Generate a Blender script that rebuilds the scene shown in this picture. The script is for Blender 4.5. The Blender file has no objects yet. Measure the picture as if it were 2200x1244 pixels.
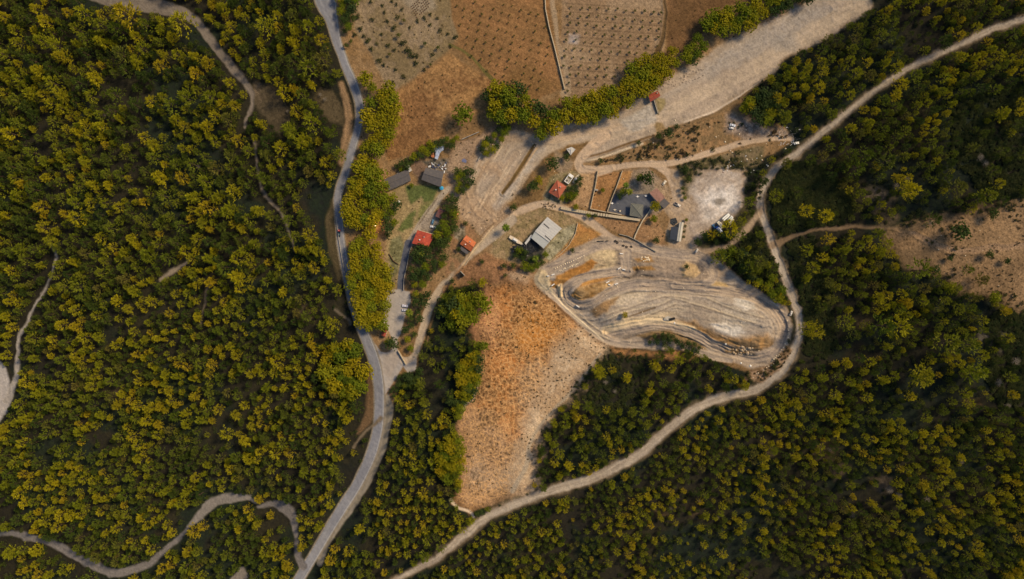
import bpy, math, random
import numpy as np
from mathutils import Vector, Matrix
R = math.radians
random.seed(7); RS = np.random.RandomState(11)
scene = bpy.context.scene

# ------------------------------------------------------------------ camera, sky, sun, exposure
S = 0.38            # metres per plan unit (one plan unit is one pixel of the 2200 px wide photograph on level ground)
H = 560.0           # drone height over the valley floor
cam_d = bpy.data.cameras.new('camera'); cam = bpy.data.objects.new('camera', cam_d)
scene.collection.objects.link(cam); scene.camera = cam
cam.location = (0, 0, H); cam.rotation_euler = (0, 0, 0)
cam_d.sensor_width = 36; cam_d.lens = 36 * H / (2200 * S); cam_d.clip_start = 1; cam_d.clip_end = 30000
SUN_EL, SUN_AZ = 39.0, 58.0          # azimuth clockwise from the top of the picture
w = bpy.data.worlds.new('World'); scene.world = w; w.use_nodes = True
nt = w.node_tree; nt.nodes.clear()
sky = nt.nodes.new('ShaderNodeTexSky'); sky.sky_type = 'NISHITA'; sky.sun_disc = False
sky.sun_elevation = R(SUN_EL); sky.sun_rotation = R(SUN_AZ)
bg = nt.nodes.new('ShaderNodeBackground'); bg.inputs[1].default_value = 0.10
wo = nt.nodes.new('ShaderNodeOutputWorld')
nt.links.new(sky.outputs[0], bg.inputs[0]); nt.links.new(bg.outputs[0], wo.inputs[0])
sd = bpy.data.lights.new('sun', 'SUN'); sun = bpy.data.objects.new('sun', sd); scene.collection.objects.link(sun)
sd.energy = 3.7; sd.angle = R(14.0); sd.color = (1.0, 0.785, 0.50)
dirv = Vector((math.sin(R(SUN_AZ)) * math.cos(R(SUN_EL)), math.cos(R(SUN_AZ)) * math.cos(R(SUN_EL)), math.sin(R(SUN_EL))))
sun.rotation_euler = dirv.to_track_quat('Z', 'Y').to_euler()
scene.view_settings.view_transform = 'Standard'; scene.view_settings.look = 'None'
scene.view_settings.exposure = 0.27; scene.view_settings.gamma = 1.0
scene.render.engine = 'CYCLES'
scene.cycles.max_bounces = 5; scene.cycles.diffuse_bounces = 3; scene.cycles.transmission_bounces = 2

# ------------------------------------------------------------------ small helpers
COL = scene.collection
def tag(o, label=None, cat=None, group=None, kind=None):
    if label: o['label'] = label
    if cat: o['category'] = cat
    if group: o['group'] = group
    if kind: o['kind'] = kind
    return o
def lin(c):
    c = np.asarray(c, float) / 255.0
    return np.where(c <= 0.04045, c / 12.92, ((c + 0.055) / 1.055) ** 2.4)
GK = 0.97
def col(*c): return lin(c) * GK
def sm(a, b, x):
    t = np.clip((x - a) / (b - a), 0, 1); return t * t * (3 - 2 * t)

def node_mat(name):
    m = bpy.data.materials.new(name); m.use_nodes = True
    n = m.node_tree; b = n.nodes['Principled BSDF']; b.inputs['Roughness'].default_value = 0.85
    b.inputs['Specular IOR Level'].default_value = 0.2
    return m, n, b
def plain(name, c, rough=0.8, metal=0.0, var=0.12, scale=1.5, bump=0.0, emit=0):
    m, n, b = node_mat(name)
    tc = n.nodes.new('ShaderNodeTexCoord'); nz = n.nodes.new('ShaderNodeTexNoise'); nz.inputs['Scale'].default_value = scale
    nz.inputs['Detail'].default_value = 6
    n.links.new(tc.outputs['Object'], nz.inputs['Vector'])
    r = n.nodes.new('ShaderNodeValToRGB')
    r.color_ramp.elements[0].position = 0.3; r.color_ramp.elements[1].position = 0.7
    r.color_ramp.elements[0].color = (*[max(0, x * (1 - 2 * var)) for x in c], 1)
    r.color_ramp.elements[1].color = (*[min(1, x * (1 + 2 * var)) for x in c], 1)
    n.links.new(nz.outputs['Fac'], r.inputs['Fac']); n.links.new(r.outputs['Color'], b.inputs['Base Color'])
    b.inputs['Roughness'].default_value = rough; b.inputs['Metallic'].default_value = metal
    if bump:
        bp = n.nodes.new('ShaderNodeBump'); bp.inputs['Strength'].default_value = bump; bp.inputs['Distance'].default_value = 0.1
        n.links.new(nz.outputs['Fac'], bp.inputs['Height']); n.links.new(bp.outputs['Normal'], b.inputs['Normal'])
    if emit:
        b.inputs['Emission Color'].default_value = (*c, 1); b.inputs['Emission Strength'].default_value = emit
    return m
def roof_mat(name, c, c2, rot, pitch=0.9, patch=0.25, seed=0.0):
    """sheet or tile roof: ribs of the sheet along one direction, replaced or weathered patches"""
    m, n, b = node_mat(name)
    tc = n.nodes.new('ShaderNodeTexCoord'); mp = n.nodes.new('ShaderNodeMapping'); mp.inputs['Rotation'].default_value[2] = rot
    n.links.new(tc.outputs['Object'], mp.inputs['Vector'])
    wv = n.nodes.new('ShaderNodeTexWave'); wv.inputs['Scale'].default_value = 0.5 / pitch; wv.inputs['Distortion'].default_value = 0.3
    n.links.new(mp.outputs[0], wv.inputs['Vector'])
    br = n.nodes.new('ShaderNodeTexBrick'); br.inputs['Scale'].default_value = 0.35; br.inputs['Mortar Size'].default_value = 0.004
    br.inputs['Color1'].default_value = (*c, 1); br.inputs['Color2'].default_value = (*[a * (1 - patch) + q * patch for a, q in zip(c, c2)], 1)
    br.inputs['Mortar'].default_value = (*[x * 0.6 for x in c], 1)
    n.links.new(mp.outputs[0], br.inputs['Vector'])
    nz = n.nodes.new('ShaderNodeTexNoise'); nz.inputs['Scale'].default_value = 0.45; nz.inputs['Detail'].default_value = 7
    n.links.new(tc.outputs['Object'], nz.inputs['Vector'])
    rr = n.nodes.new('ShaderNodeValToRGB'); rr.color_ramp.elements[0].position = 0.45; rr.color_ramp.elements[1].position = 0.62
    n.links.new(nz.outputs['Fac'], rr.inputs['Fac'])
    mx = n.nodes.new('ShaderNodeMix'); mx.data_type = 'RGBA'
    n.links.new(rr.outputs['Color'], mx.inputs['Factor']); n.links.new(br.outputs['Color'], mx.inputs['A'])
    mx.inputs['B'].default_value = (*c2, 1)
    n.links.new(mx.outputs['Result'], b.inputs['Base Color'])
    bp = n.nodes.new('ShaderNodeBump'); bp.inputs['Strength'].default_value = 0.5; bp.inputs['Distance'].default_value = 0.08
    n.links.new(wv.outputs['Fac'], bp.inputs['Height']); n.links.new(bp.outputs['Normal'], b.inputs['Normal'])
    b.inputs['Roughness'].default_value = 0.6
    return m

class MB:
    def __init__(s): s.v = []; s.f = []
    def add(s, vs, fs):
        o = len(s.v); s.v += [tuple(x) for x in vs]; s.f += [tuple(i + o for i in f) for f in fs]; return s
    def box(s, cx, cy, z0, lx, ly, h, rot=0, taper=1.0, shift=0.0):
        c, d = math.cos(rot), math.sin(rot); vs = []
        for z, k, sx in ((z0, 1, 0), (z0 + h, taper, shift)):
            for a, b in ((-1, -1), (1, -1), (1, 1), (-1, 1)):
                x = a * lx / 2 * k + sx; y = b * ly / 2 * k
                vs.append((cx + x * c - y * d, cy + x * d + y * c, z))
        return s.add(vs, [(3, 2, 1, 0), (4, 5, 6, 7), (0, 1, 5, 4), (1, 2, 6, 5), (2, 3, 7, 6), (3, 0, 4, 7)])
    def tube(s, p0, p1, r0, r1, n=8):
        p0 = Vector(p0); p1 = Vector(p1); d = (p1 - p0).normalized()
        a = d.orthogonal().normalized(); b = d.cross(a); vs = []
        for p, r in ((p0, r0), (p1, r1)):
            for i in range(n):
                t = 2 * math.pi * i / n; vs.append(p + (a * math.cos(t) + b * math.sin(t)) * r)
        return s.add(vs, [tuple((i, (i + 1) % n, n + (i + 1) % n, n + i)) for i in range(n)] + [tuple(range(n))[::-1], tuple(range(n, 2 * n))])
    def prism(s, pts, z0, z1):
        n = len(pts)
        return s.add([(p[0], p[1], z0) for p in pts] + [(p[0], p[1], z1) for p in pts],
                     [tuple(range(n))[::-1], tuple(range(n, 2 * n))] + [(i, (i + 1) % n, n + (i + 1) % n, n + i) for i in range(n)])
    def mesh(s, name, mat, smooth=False):
        me = bpy.data.meshes.new(name); me.from_pydata(s.v, [], s.f); me.materials.append(mat)
        if smooth: me.polygons.foreach_set('use_smooth', [True] * len(s.f))
        me.update(); return me
    def build(s, name, mat, parent=None, smooth=False, loc=None, rot=0):
        o = bpy.data.objects.new(name, s.mesh(name, mat, smooth)); COL.objects.link(o)
        if parent: o.parent = parent
        if loc is not None: o.location = loc
        if rot: o.rotation_euler[2] = rot
        return o
def empty(name, loc, rot=0, scale=1):
    o = bpy.data.objects.new(name, None); COL.objects.link(o); o.location = loc; o.rotation_euler[2] = rot
    o.scale = (scale,) * 3; o.empty_display_size = 0.5; return o
def link_mesh(name, me, parent):
    o = bpy.data.objects.new(name, me); COL.objects.link(o); o.parent = parent; return o

# ------------------------------------------------------------------ the terrain: height and soil colour on a fine grid
Q = 1.5
U0, U1, V0, V1 = -170, 2370, -170, 1414
us = np.arange(U0, U1 + .1, Q); vs_ = np.arange(V0, V1 + .1, Q)
NU, NV = len(us), len(vs_)
UU, VV = np.meshgrid(us, vs_)        # shape NV,NU
def vnoise(x, y, scale, seed):
    r = np.random.RandomState(seed); n = 256; g = r.rand(n, n)
    x = x / scale + 1000; y = y / scale + 1000
    xi = np.floor(x).astype(int); yi = np.floor(y).astype(int); fx = x - xi; fy = y - yi
    fx = fx * fx * (3 - 2 * fx); fy = fy * fy * (3 - 2 * fy)
    a = g[yi % n, xi % n]; b = g[yi % n, (xi + 1) % n]; c = g[(yi + 1) % n, xi % n]; d = g[(yi + 1) % n, (xi + 1) % n]
    return (a * (1 - fx) + b * fx) * (1 - fy) + (c * (1 - fx) + d * fx) * fy
def fbm(x, y, scale, seed, oct=4, gain=0.55):
    t = 0; amp = 1; tot = 0
    for i in range(oct):
        t = t + amp * vnoise(x, y, scale / 2 ** i, seed + i * 17); tot += amp; amp *= gain
    return t / tot
WX = (fbm(UU, VV, 26, 1) - .5) * 2; WY = (fbm(UU, VV, 26, 2) - .5) * 2     # edge roughness
N1 = fbm(UU, VV, 60, 3, 5); N2 = fbm(UU, VV, 9, 4, 3); N3 = fbm(UU, VV, 260, 5, 3); N4 = vnoise(UU, VV, 3.2, 6)
HT = 34 * sm(820, -60, UU) + 26 * sm(1560, 2420, UU) + 10 * sm(760, 1500, VV) * sm(1700, 1000, UU)
CC = np.empty((NV, NU, 3)); ZN = np.zeros((NV, NU), int); OPEN = np.zeros((NV, NU), bool)
def setc(mask, c, mul=None):
    global CC
    c = np.asarray(c)
    k = mask[..., None]
    t = c if mul is None else c * mul[..., None]
    return k, t
def win(pts, pad):
    p = np.array(pts, float)
    i0 = max(0, int((p[:, 0].min() - pad - U0) / Q)); i1 = min(NU, int((p[:, 0].max() + pad - U0) / Q) + 2)
    j0 = max(0, int((p[:, 1].min() - pad - V0) / Q)); j1 = min(NV, int((p[:, 1].max() + pad - V0) / Q) + 2)
    return slice(j0, j1), slice(i0, i1)
def sdist(pts, rough, pad=30):
    """signed distance (positive inside) to a polygon whose outline is roughened by the soil"""
    w_ = win(pts, pad); x = UU[w_] + WX[w_] * rough; y = VV[w_] + WY[w_] * rough
    ins = np.zeros(x.shape, bool); dm = np.full(x.shape, 1e9)
    p = list(pts)
    for i in range(len(p)):
        ax, ay = p[i]; bx, by = p[(i + 1) % len(p)]
        if ay != by:
            cr = ((ay > y) != (by > y)) & (x < (bx - ax) * (y - ay) / (by - ay) + ax); ins ^= cr
        dx, dy = bx - ax, by - ay; L = dx * dx + dy * dy + 1e-9
        t = np.clip(((x - ax) * dx + (y - ay) * dy) / L, 0, 1)
        dm = np.minimum(dm, (x - ax - t * dx) ** 2 + (y - ay - t * dy) ** 2)
    d = np.sqrt(dm); return w_, np.where(ins, d, -d)
def curve(pts, sub=6):
    p = [np.array(q, float) for q in pts]; out = []
    for i in range(len(p) - 1):
        a = p[max(i - 1, 0)]; b = p[i]; c = p[i + 1]; d = p[min(i + 2, len(p) - 1)]
        for k in range(sub):
            t = k / sub
            out.append(.5 * ((2 * b) + (-a + c) * t + (2 * a - 5 * b + 4 * c - d) * t * t + (-a + 3 * b - 3 * c + d) * t ** 3))
    out.append(p[-1]); return out
def sstroke(pts, rough, pad=30):
    """pts = (x, y, width): returns window, offset/halfwidth ratio (signed), arclength, halfwidth"""
    c = curve(pts); mw = max(q[2] for q in c)
    w_ = win([(q[0], q[1]) for q in c], pad + mw); x = UU[w_] + WX[w_] * rough; y = VV[w_] + WY[w_] * rough
    best = np.full(x.shape, 1e9); lat = np.zeros(x.shape); arc = np.zeros(x.shape); hw = np.ones(x.shape); s0 = 0
    for a, b in zip(c[:-1], c[1:]):
        dx, dy = b[0] - a[0], b[1] - a[1]; L = math.hypot(dx, dy) + 1e-9
        m = max(a[2], b[2]) + pad
        jj = np.s_[:, :]
        t = np.clip(((x - a[0]) * dx + (y - a[1]) * dy) / (L * L), 0, 1)
        ex = x - a[0] - t * dx; ey = y - a[1] - t * dy; d = np.sqrt(ex * ex + ey * ey)
        u = d < best
        best = np.where(u, d, best); sg = np.sign(ex * -dy + ey * dx)
        lat = np.where(u, sg * d, lat); arc = np.where(u, s0 + t * L, arc); hw = np.where(u, (a[2] + (b[2] - a[2]) * t) / 2, hw); s0 += L
    return w_, lat, arc, hw
def blend(w_, m, c, var=None):
    k = m[..., None]; c = np.asarray(c, float)
    t = np.broadcast_to(c, CC[w_].shape) if var is None else c * var[..., None]
    CC[w_] = CC[w_] * (1 - k) + t * k
def poly(pts, c, c2=None, rough=5, soft=4, zone=None, dh=0.0, hs=8, open_=None, n2=.5, alpha=1.0, speck=.25, nf=1):
    w_, d = sdist(pts, rough)
    m = sm(-soft, soft, d + (N2[w_] - .5) * soft) * alpha
    base = np.asarray(c)
    cc = np.broadcast_to(base, CC[w_].shape)
    if c2 is not None:
        k = sm(.38, .62, (N1 if nf == 1 else N2)[w_] * .7 + N2[w_] * .3)[..., None] * n2 * 2
        k = np.clip(k, 0, 1); cc = base * (1 - k) + np.asarray(c2) * k
    cc = cc * (1 + (N4[w_] - .5) * speck * 2 + (N2[w_] - .5) * speck)[..., None]
    CC[w_] = CC[w_] * (1 - m[..., None]) + cc * m[..., None]
    if zone is not None: ZN[w_] = np.where(d > 0, zone, ZN[w_])
    if open_ is not None: OPEN[w_] = np.where(d > 0, open_, OPEN[w_])
    if dh: HT[w_] = HT[w_] + dh * sm(-2, hs, d)
def stroke(pts, c, c2=None, rough=3, soft=2, zone=None, dh=0.0, streak=.3, freq=2.2, open_=None, margin=3, berm=0.0, alpha=1.0, ruts=True):
    w_, lat, arc, hw = sstroke(pts, rough)
    a = np.abs(lat); m = sm(soft, -soft, a - hw) * alpha
    st = vnoise(lat * 10, arc * 1.2, 10 * freq * 1.6, 77) * .6 + vnoise(lat * 10, arc, 10 * freq * .7, 78) * .4
    k = sm(.3, .7, st)
    base = np.asarray(c); c2 = base * 1.25 if c2 is None else np.asarray(c2)
    cc = base * (1 - k[..., None] * streak * 1.6) + c2 * k[..., None] * streak * 1.6
    if ruts:
        for o in (-.42, .42):
            g = np.exp(-((lat - o * hw) / 1.4) ** 2) * .22; cc = cc * (1 - g * 1)[..., None] + (base * 1.35) * g[..., None]
    cc = cc * (1 + (N4[w_] - .5) * .14 + (N1[w_] - .5) * .3)[..., None]
    CC[w_] = CC[w_] * (1 - m[..., None]) + cc * m[..., None]
    if zone is not None: ZN[w_] = np.where(a < hw, zone, ZN[w_])
    if open_ is not None: OPEN[w_] = np.where(a < hw + margin, open_, OPEN[w_])
    if dh: HT[w_] = HT[w_] + dh * sm(hw.max() * .5 + 4, 0, a - hw * .6)
    if berm: HT[w_] = HT[w_] + berm * np.exp(-((a - hw - 1) / 2.4) ** 2) + (st - .5) * berm * .5 * sm(1, -1, a - hw)
def worley(x, y, cell, seed):
    r = np.random.RandomState(seed); n = 128; jx = r.rand(n, n); jy = r.rand(n, n)
    gx = np.floor(x / cell).astype(int); gy = np.floor(y / cell).astype(int)
    f1 = np.full(x.shape, 1e9); f2 = np.full(x.shape, 1e9)
    for a in (-1, 0, 1):
        for b in (-1, 0, 1):
            px = (gx + a + jx[(gy + b) % n, (gx + a) % n]) * cell; py = (gy + b + jy[(gy + b) % n, (gx + a) % n]) * cell
            d = np.hypot(x - px, y - py); f2 = np.minimum(f2, np.maximum(f1, d)); f1 = np.minimum(f1, d)
    return f1, f2
# ------------------------------------------------------------------ soil, roads and fields
Z_GROUND, Z_ROAD, Z_DIRT, Z_RIVER, Z_PARK, Z_FIELD, Z_ORANGE, Z_SANDY, Z_TRACK, Z_HILL, Z_LAWN, Z_LOT = range(12)
DIRT = col(172, 150, 126); DIRT2 = col(150, 128, 104); GREY = col(158, 147, 134); PALE = col(192, 172, 142)
base = lin((38, 36, 25))[None, None, :] * (0.75 + .6 * N1)[..., None]  # woodland floor: shade between the trees is painted into this near-black soil colour
kg = sm(.45, .62, fbm(UU, VV, 90, 31))[..., None]
CC[:] = base * (1 - kg) + (lin((28, 35, 21))[None, None, :] * (0.8 + .5 * N2)[..., None]) * kg
CC *= (1 + (N4 - .5) * .4)[..., None]
HT += (N3 - .5) * 5 + (N1 - .5) * 1.2
VALLEY = [(722,0),(722,60),(738,120),(752,150),(770,210),(773,260),(760,330),(742,400),(735,450),(740,520),(750,590),(770,680),(790,710),(816,780),(822,860),(835,880),(860,830),(870,800),(893,795),(905,750),(925,690),(945,640),(960,605),(1045,600),(1045,620),(1035,650),(1015,690),(1030,760),(1012,850),(985,890),(985,960),(1000,1000),(990,1050),(970,1080),(1010,1105),(1060,1080),(1135,1055),(1148,1000),(1160,930),(1205,870),(1240,820),(1310,745),(1390,750),(1460,745),(1510,760),(1570,790),(1640,800),(1690,740),(1700,690),(1690,660),(1640,630),(1590,600),(1540,545),(1510,525),(1530,500),(1580,480),(1600,430),(1600,400),(1605,360),(1640,340),(1700,305),(1690,275),(1640,260),(1590,240),(1610,190),(1700,120),(1810,60),(1872,15),(1880,-200),(735,-200)]
poly(VALLEY, col(138,112,80), col(122,96,64), rough=7, soft=4, open_=True)
# fields at the top
poly([(745,-200),(965,-200),(972,40),(985,75),(960,110),(850,195),(830,190),(800,120),(760,60)], col(136,118,94), col(116,100,72), rough=3, zone=Z_FIELD)
poly([(845,-200),(925,-200),(935,20),(900,30),(870,10)], col(150,138,120), rough=6, soft=8, alpha=.6)
poly([(850,200),(965,115),(1065,178),(1050,215),(1000,262),(960,290),(900,330),(835,345),(826,320),(845,250)], col(120,88,56), col(146,112,72), rough=3, zone=Z_FIELD, n2=.45, speck=.35)
poly([(960,-200),(1172,-200),(1185,60),(1207,190),(1150,215),(1065,178),(978,105),(985,75),(970,40)], col(138,102,66), col(116,88,56), rough=2.5, zone=Z_ORANGE, n2=.45)
poly([(1090,150),(1130,140),(1200,180),(1150,212),(1090,190)], col(112,86,52), rough=8, soft=14, alpha=.7)
poly([(1215,-200),(1427,-200),(1427,110),(1400,130),(1340,175),(1300,205),(1220,215),(1198,150),(1206,60)], col(146,124,98), col(128,104,78), rough=3, zone=Z_SANDY, n2=.4)
poly([(1225,75),(1245,75),(1240,95),(1222,92)], col(165,155,150), rough=3, soft=5, alpha=.7)
poly([(1434,-200),(1680,-200),(1640,0),(1560,10),(1520,60),(1480,110),(1432,120)], col(112,84,56), col(96,72,46), rough=3, zone=Z_FIELD)
stroke([(1427,-60,6),(1428,60,7),(1410,120,14)], col(88,70,46), rough=3, ruts=False, berm=.5)
stroke([(1182,-60,12),(1190,30,10),(1200,100,8),(1220,170,12),(1215,200,22)], col(150,132,108), rough=3, ruts=False, alpha=.7)
stroke([(965,95,5),(1010,120,6),(1065,178,9)], col(92,84,46), rough=3, ruts=False)
# soil lines of both orchards (rows)
w_, d = sdist([(1215,-200),(1427,-200),(1427,110),(1400,130),(1340,175),(1300,205),(1220,215),(1198,150),(1206,60)], 2)
row = (VV[w_] - UU[w_] * .062) % 17.8; ln = np.exp(-((row - 3) / 1.3) ** 2) * sm(0, 8, d) * (.3 + .9 * (N1[w_] > .47))
CC[w_] *= (1 - .33 * np.clip(ln, 0, 1))[..., None]
w_, d = sdist([(960,-200),(1172,-200),(1185,60),(1207,190),(1150,215),(1065,178),(978,105),(985,75),(970,40)], 2)
row = (VV[w_] - UU[w_] * .35) % 17.0; ln = np.exp(-((row - 3) / 1.6) ** 2) * sm(0, 8, d)
CC[w_] *= (1 + .14 * ln)[..., None]
# riverbed: the bare band from the upper right to the yard
RIV = [(1650,46),(1745,0),(1755,-60),(1875,-60),(1872,20),(1810,60),(1775,82),(1692,122),(1650,162),(1615,187),(1550,230),(1475,262),(1410,285),(1365,309),(1292,336),(1257,348),(1232,352),(1190,340),(1120,375),(1060,470),(1005,470),(980,440),(990,405),(1010,350),(1045,300),(1090,272),(1150,292),(1175,298),(1200,265),(1275,260),(1340,237),(1362,212),(1412,187),(1460,152),(1500,130),(1562,85)]
poly(RIV, col(150,135,117), col(164,147,128), rough=6, soft=7, zone=Z_RIVER, n2=.6, speck=.14, dh=-.6, hs=14)
w_, d = sdist(RIV, 4)
al = UU[w_] * .87 - VV[w_] * .5; ac = UU[w_] * .5 + VV[w_] * .87
stn = vnoise(al, ac * 7, 42, 81) * .6 + vnoise(al, ac * 6, 20, 82) * .4
CC[w_] *= (1 + (stn - .5) * .30 * sm(0, 10, d))[..., None]; HT[w_] += (stn - .5) * .8 * sm(0, 10, d)
poly([(1640,60),(1740,10),(1790,20),(1700,80),(1600,130),(1520,170),(1500,150),(1560,110)], col(156,150,143), rough=12, soft=18, alpha=.55)
poly([(1040,420),(1130,340),(1160,330),(1120,390),(1080,450),(1030,480),(1000,460)], col(182,158,130), col(168,142,112), rough=7, soft=10, alpha=.8)
def worn(p, c=col(172,154,131), al_=.55): stroke(p, c, rough=3, soft=4, alpha=al_, streak=.5, freq=1.5, berm=.25)
worn([(1860,5,30),(1740,70,34),(1620,145,30),(1500,205,26),(1400,262,24),(1300,292,22),(1220,305,20),(1176,325,20),(1140,360,20),(1110,410,20),(1070,455,22)])
worn([(1780,20,16),(1660,85,18),(1560,135,18),(1480,180,14),(1420,215,12)], col(150,138,124))
worn([(1420,262,14),(1340,270,14),(1260,285,14),(1190,300,14),(1150,300,12),(1110,285,12),(1070,300,14),(1040,340,14),(1015,400,16),(1020,440,18),(1050,470,18)], col(174,152,127))
worn([(1110,330,12),(1080,370,14),(1050,420,14),(1030,460,12)], col(146,126,104))
worn([(1060,330,8),(1035,370,9),(1010,420,9)], col(140,118,92))
for (x, y, r, cc_) in [(1090,300,26,(150,128,104)),(1050,370,24,(156,128,98)),(1000,450,26,(182,154,124)),(1240,280,24,(152,132,108)),(1560,170,28,(152,136,118)),(1330,300,24,(178,158,134)),(1680,90,30,(148,140,130))]:
    poly([(x - r, y - r * .3), (x, y - r * .6), (x + r, y - r * .5), (x + r * .9, y + r * .4), (x - r * .4, y + r * .6)], col(*cc_), rough=16, soft=12, alpha=.6)
poly([(1375,235),(1395,225),(1404,238),(1412,262),(1360,285),(1330,262)], col(164,156,144), rough=3, soft=5, alpha=.8)
stroke([(1405,215,4),(1410,235,5),(1414,246,4)], col(92,82,58), rough=1, ruts=False)
poly([(1408,208),(1428,212),(1430,222),(1416,244),(1410,235)], col(140,125,88), rough=3, soft=3)
poly([(1410,262),(1424,264),(1432,282),(1412,286),(1405,270)], col(134,112,78), rough=2, soft=3)
# dark scratches of debris in the riverbed
f1, f2 = worley(UU, VV * 1.6, 7.5, 51)
w_, d = sdist([(1395,200),(1420,175),(1470,150),(1510,138),(1530,160),(1480,185),(1440,195),(1410,205)], 5)
k = (f1[w_] < 1.7) * sm(0, 8, d) * (N2[w_] > .48); CC[w_] *= (1 - .6 * k)[..., None]; HT[w_] += k * .3
# yards between the buildings
poly([(985,305),(1030,290),(1060,270),(1100,262),(1110,275),(1040,310),(1010,350),(985,400),(965,405),(955,380),(968,330)], col(140,116,94), col(118,96,74), rough=4)
poly([(900,345),(965,340),(965,372),(920,368),(895,372),(880,360)], col(112,102,90), col(80,76,66), rough=3, nf=2)
poly([(880,352),(905,345),(925,365),(900,385),(886,372)], col(116,94,76), rough=3)
LAWN = [(822,412),(880,395),(940,402),(962,410),(945,440),(905,485),(880,515),(868,560),(858,600),(850,622),(828,625),(828,560),(832,480)]
poly(LAWN, col(150,130,92), col(124,108,76), rough=4, zone=Z_LAWN, n2=.35)
poly([(872,398),(900,396),(948,400),(940,415),(932,432),(912,436),(905,424),(885,440),(876,428)], col(84,92,50), rough=5, soft=4)
poly([(862,478),(880,462),(896,450),(892,470),(886,490),(866,500),(856,496)], col(92,98,54), rough=6, soft=4)
poly([(905,440),(930,430),(940,425),(915,455),(895,480)], col(110,108,64), rough=5, soft=5)
poly([(838,515),(862,505),(872,540),(850,590),(836,600)], col(122,118,84), col(102,98,66), rough=4, nf=2)
poly([(958,408),(972,392),(966,350),(980,318),(1020,298),(1055,292),(1020,345),(1000,400),(1040,430),(1100,440),(1112,452),(1102,478),(1080,496),(1056,512),(1034,508),(1012,484),(990,472),(980,440)], col(170,146,120), col(152,128,102), rough=7, soft=8, n2=.5, alpha=.9)
poly([(985,318),(1015,300),(1040,305),(1015,340),(1000,370),(985,360)], col(134,112,92), rough=8, soft=10, alpha=.6)
poly([(1150,318),(1170,322),(1130,372),(1100,415),(1070,450),(1060,440),(1090,400),(1120,355)], col(158,150,140), rough=8, soft=9, alpha=.7)
for s_ in range(26):
    x0, y0 = 1010 + RS.rand() * 110, 310 + RS.rand() * 130; l_ = 14 + RS.rand() * 26
    stroke([(x0, y0, 1.2), (x0 - l_ * .3, y0 + l_ * .5, 2.4), (x0 - l_ * .62, y0 + l_, 1)], col(*((206,184,154) if s_ % 2 else (128,104,78))), rough=3, ruts=False, alpha=.6)
stroke([(962,406,12),(940,432,13),(918,462,16),(900,490,16),(886,512,14),(876,526,15)], col(156,143,126), rough=1.5, ruts=False)
poly([(905,470),(940,455),(944,480),(938,503),(905,495)], col(140,128,114), rough=2, soft=2)
stroke([(940,425,2),(918,455,2),(900,482,2)], col(96,82,60), rough=1, ruts=False)
# dark paved lane with kerbs, then the car park
stroke([(877,522,15),(869,558,14),(863,590,15),(861,622,16)], col(84,87,98), rough=.4, soft=1, zone=Z_ROAD, streak=.1, ruts=False)
PARK = [(828,624),(856,621),(880,627),(883,650),(873,668),(867,692),(861,717),(854,728),(852,745),(862,764),(876,770),(896,765),(894,795),(876,800),(866,786),(856,804),(842,826),(826,850),(830,900),(824,930),(812,930),(806,776),(789,716),(804,737),(818,756),(837,757),(846,737),(835,712),(824,700),(823,670)]
poly(PARK, col(166,157,147), col(156,149,143), rough=1.5, soft=1.5, zone=Z_PARK, speck=.08)
poly([(843,748),(862,766),(852,790),(838,812),(825,800),(822,765)], col(158,147,136), rough=3, soft=5, zone=None, speck=.06)
# gravel strip beside the main road
stroke([(832,852,10),(836,880,18),(826,920,22),(818,960,24),(800,1000,26),(775,1050,26),(752,1085,26),(722,1130,22),(700,1170,16),(688,1210,12)], col(130,122,110), col(96,90,76), rough=3, zone=Z_PARK, open_=True, ruts=False)
stroke([(800,735,14),(815,800,12),(800,930,10)], col(96,76,54), rough=3, alpha=.0)
stroke([(795,740,16),(802,800,22),(800,860,26),(790,900,20),(770,930,8)], col(96,76,54), rough=5, soft=4, open_=True, ruts=False)
stroke([(742,380,18),(720,440,22),(715,500,30),(725,560,22),(735,600,16)], col(80,70,50), col(62,56,40), rough=5, soft=4, open_=True, ruts=False)
stroke([(735,180,12),(750,240,16),(744,300,20),(735,350,14)], col(138,112,84), col(96,80,58), rough=5, soft=4, open_=True, ruts=False)
poly([(548,172),(585,185),(615,225),(625,262),(600,285),(560,250),(540,205)], col(96,84,68), col(70,62,48), rough=6, soft=6, open_=True)
poly([(690,190),(720,200),(740,240),(735,270),(700,250),(680,215)], col(78,68,50), rough=7, soft=6, open_=True)
# main asphalt road
ROADP = [(690,-150,42),(696,-20,42),(703,12,40),(712,40,26),(724,90,18),(735,120,16),(743,143,16),(757,175,17),(769,210,16),(773,235,16),(770,270,14),(758,315,15),(744,365,15),(731,400,15),(725,428,15),(728,461,15),(731,500,15),(734,530,16),(745,590,16),(758,650,16),(770,690,17),(785,725,20),(797,755,21),(806,785,22),(812,814,21),(815,853,20),(814,899,20),(809,935,20),(794,985,21),(766,1043,20),(736,1090,21),(706,1139,20),(678,1187,19),(650,1232,20),(615,1290,20),(560,1400,20)]
stroke([(p[0], p[1], p[2] + 5) for p in ROADP], col(126,116,100), rough=1.5, soft=1.5, open_=True, margin=2, ruts=False)
stroke(ROADP, col(118,119,126), col(132,132,136), rough=.25, soft=.8, zone=Z_ROAD, streak=.35, freq=3, ruts=True, dh=.3)
w_, lat, arc, hw = sstroke(ROADP, .2)
e = np.exp(-((np.abs(lat) - hw + 1.6) / .7) ** 2) * .55 * (lat < 0 if True else 1)
blend(w_, e, col(190,186,178))
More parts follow.
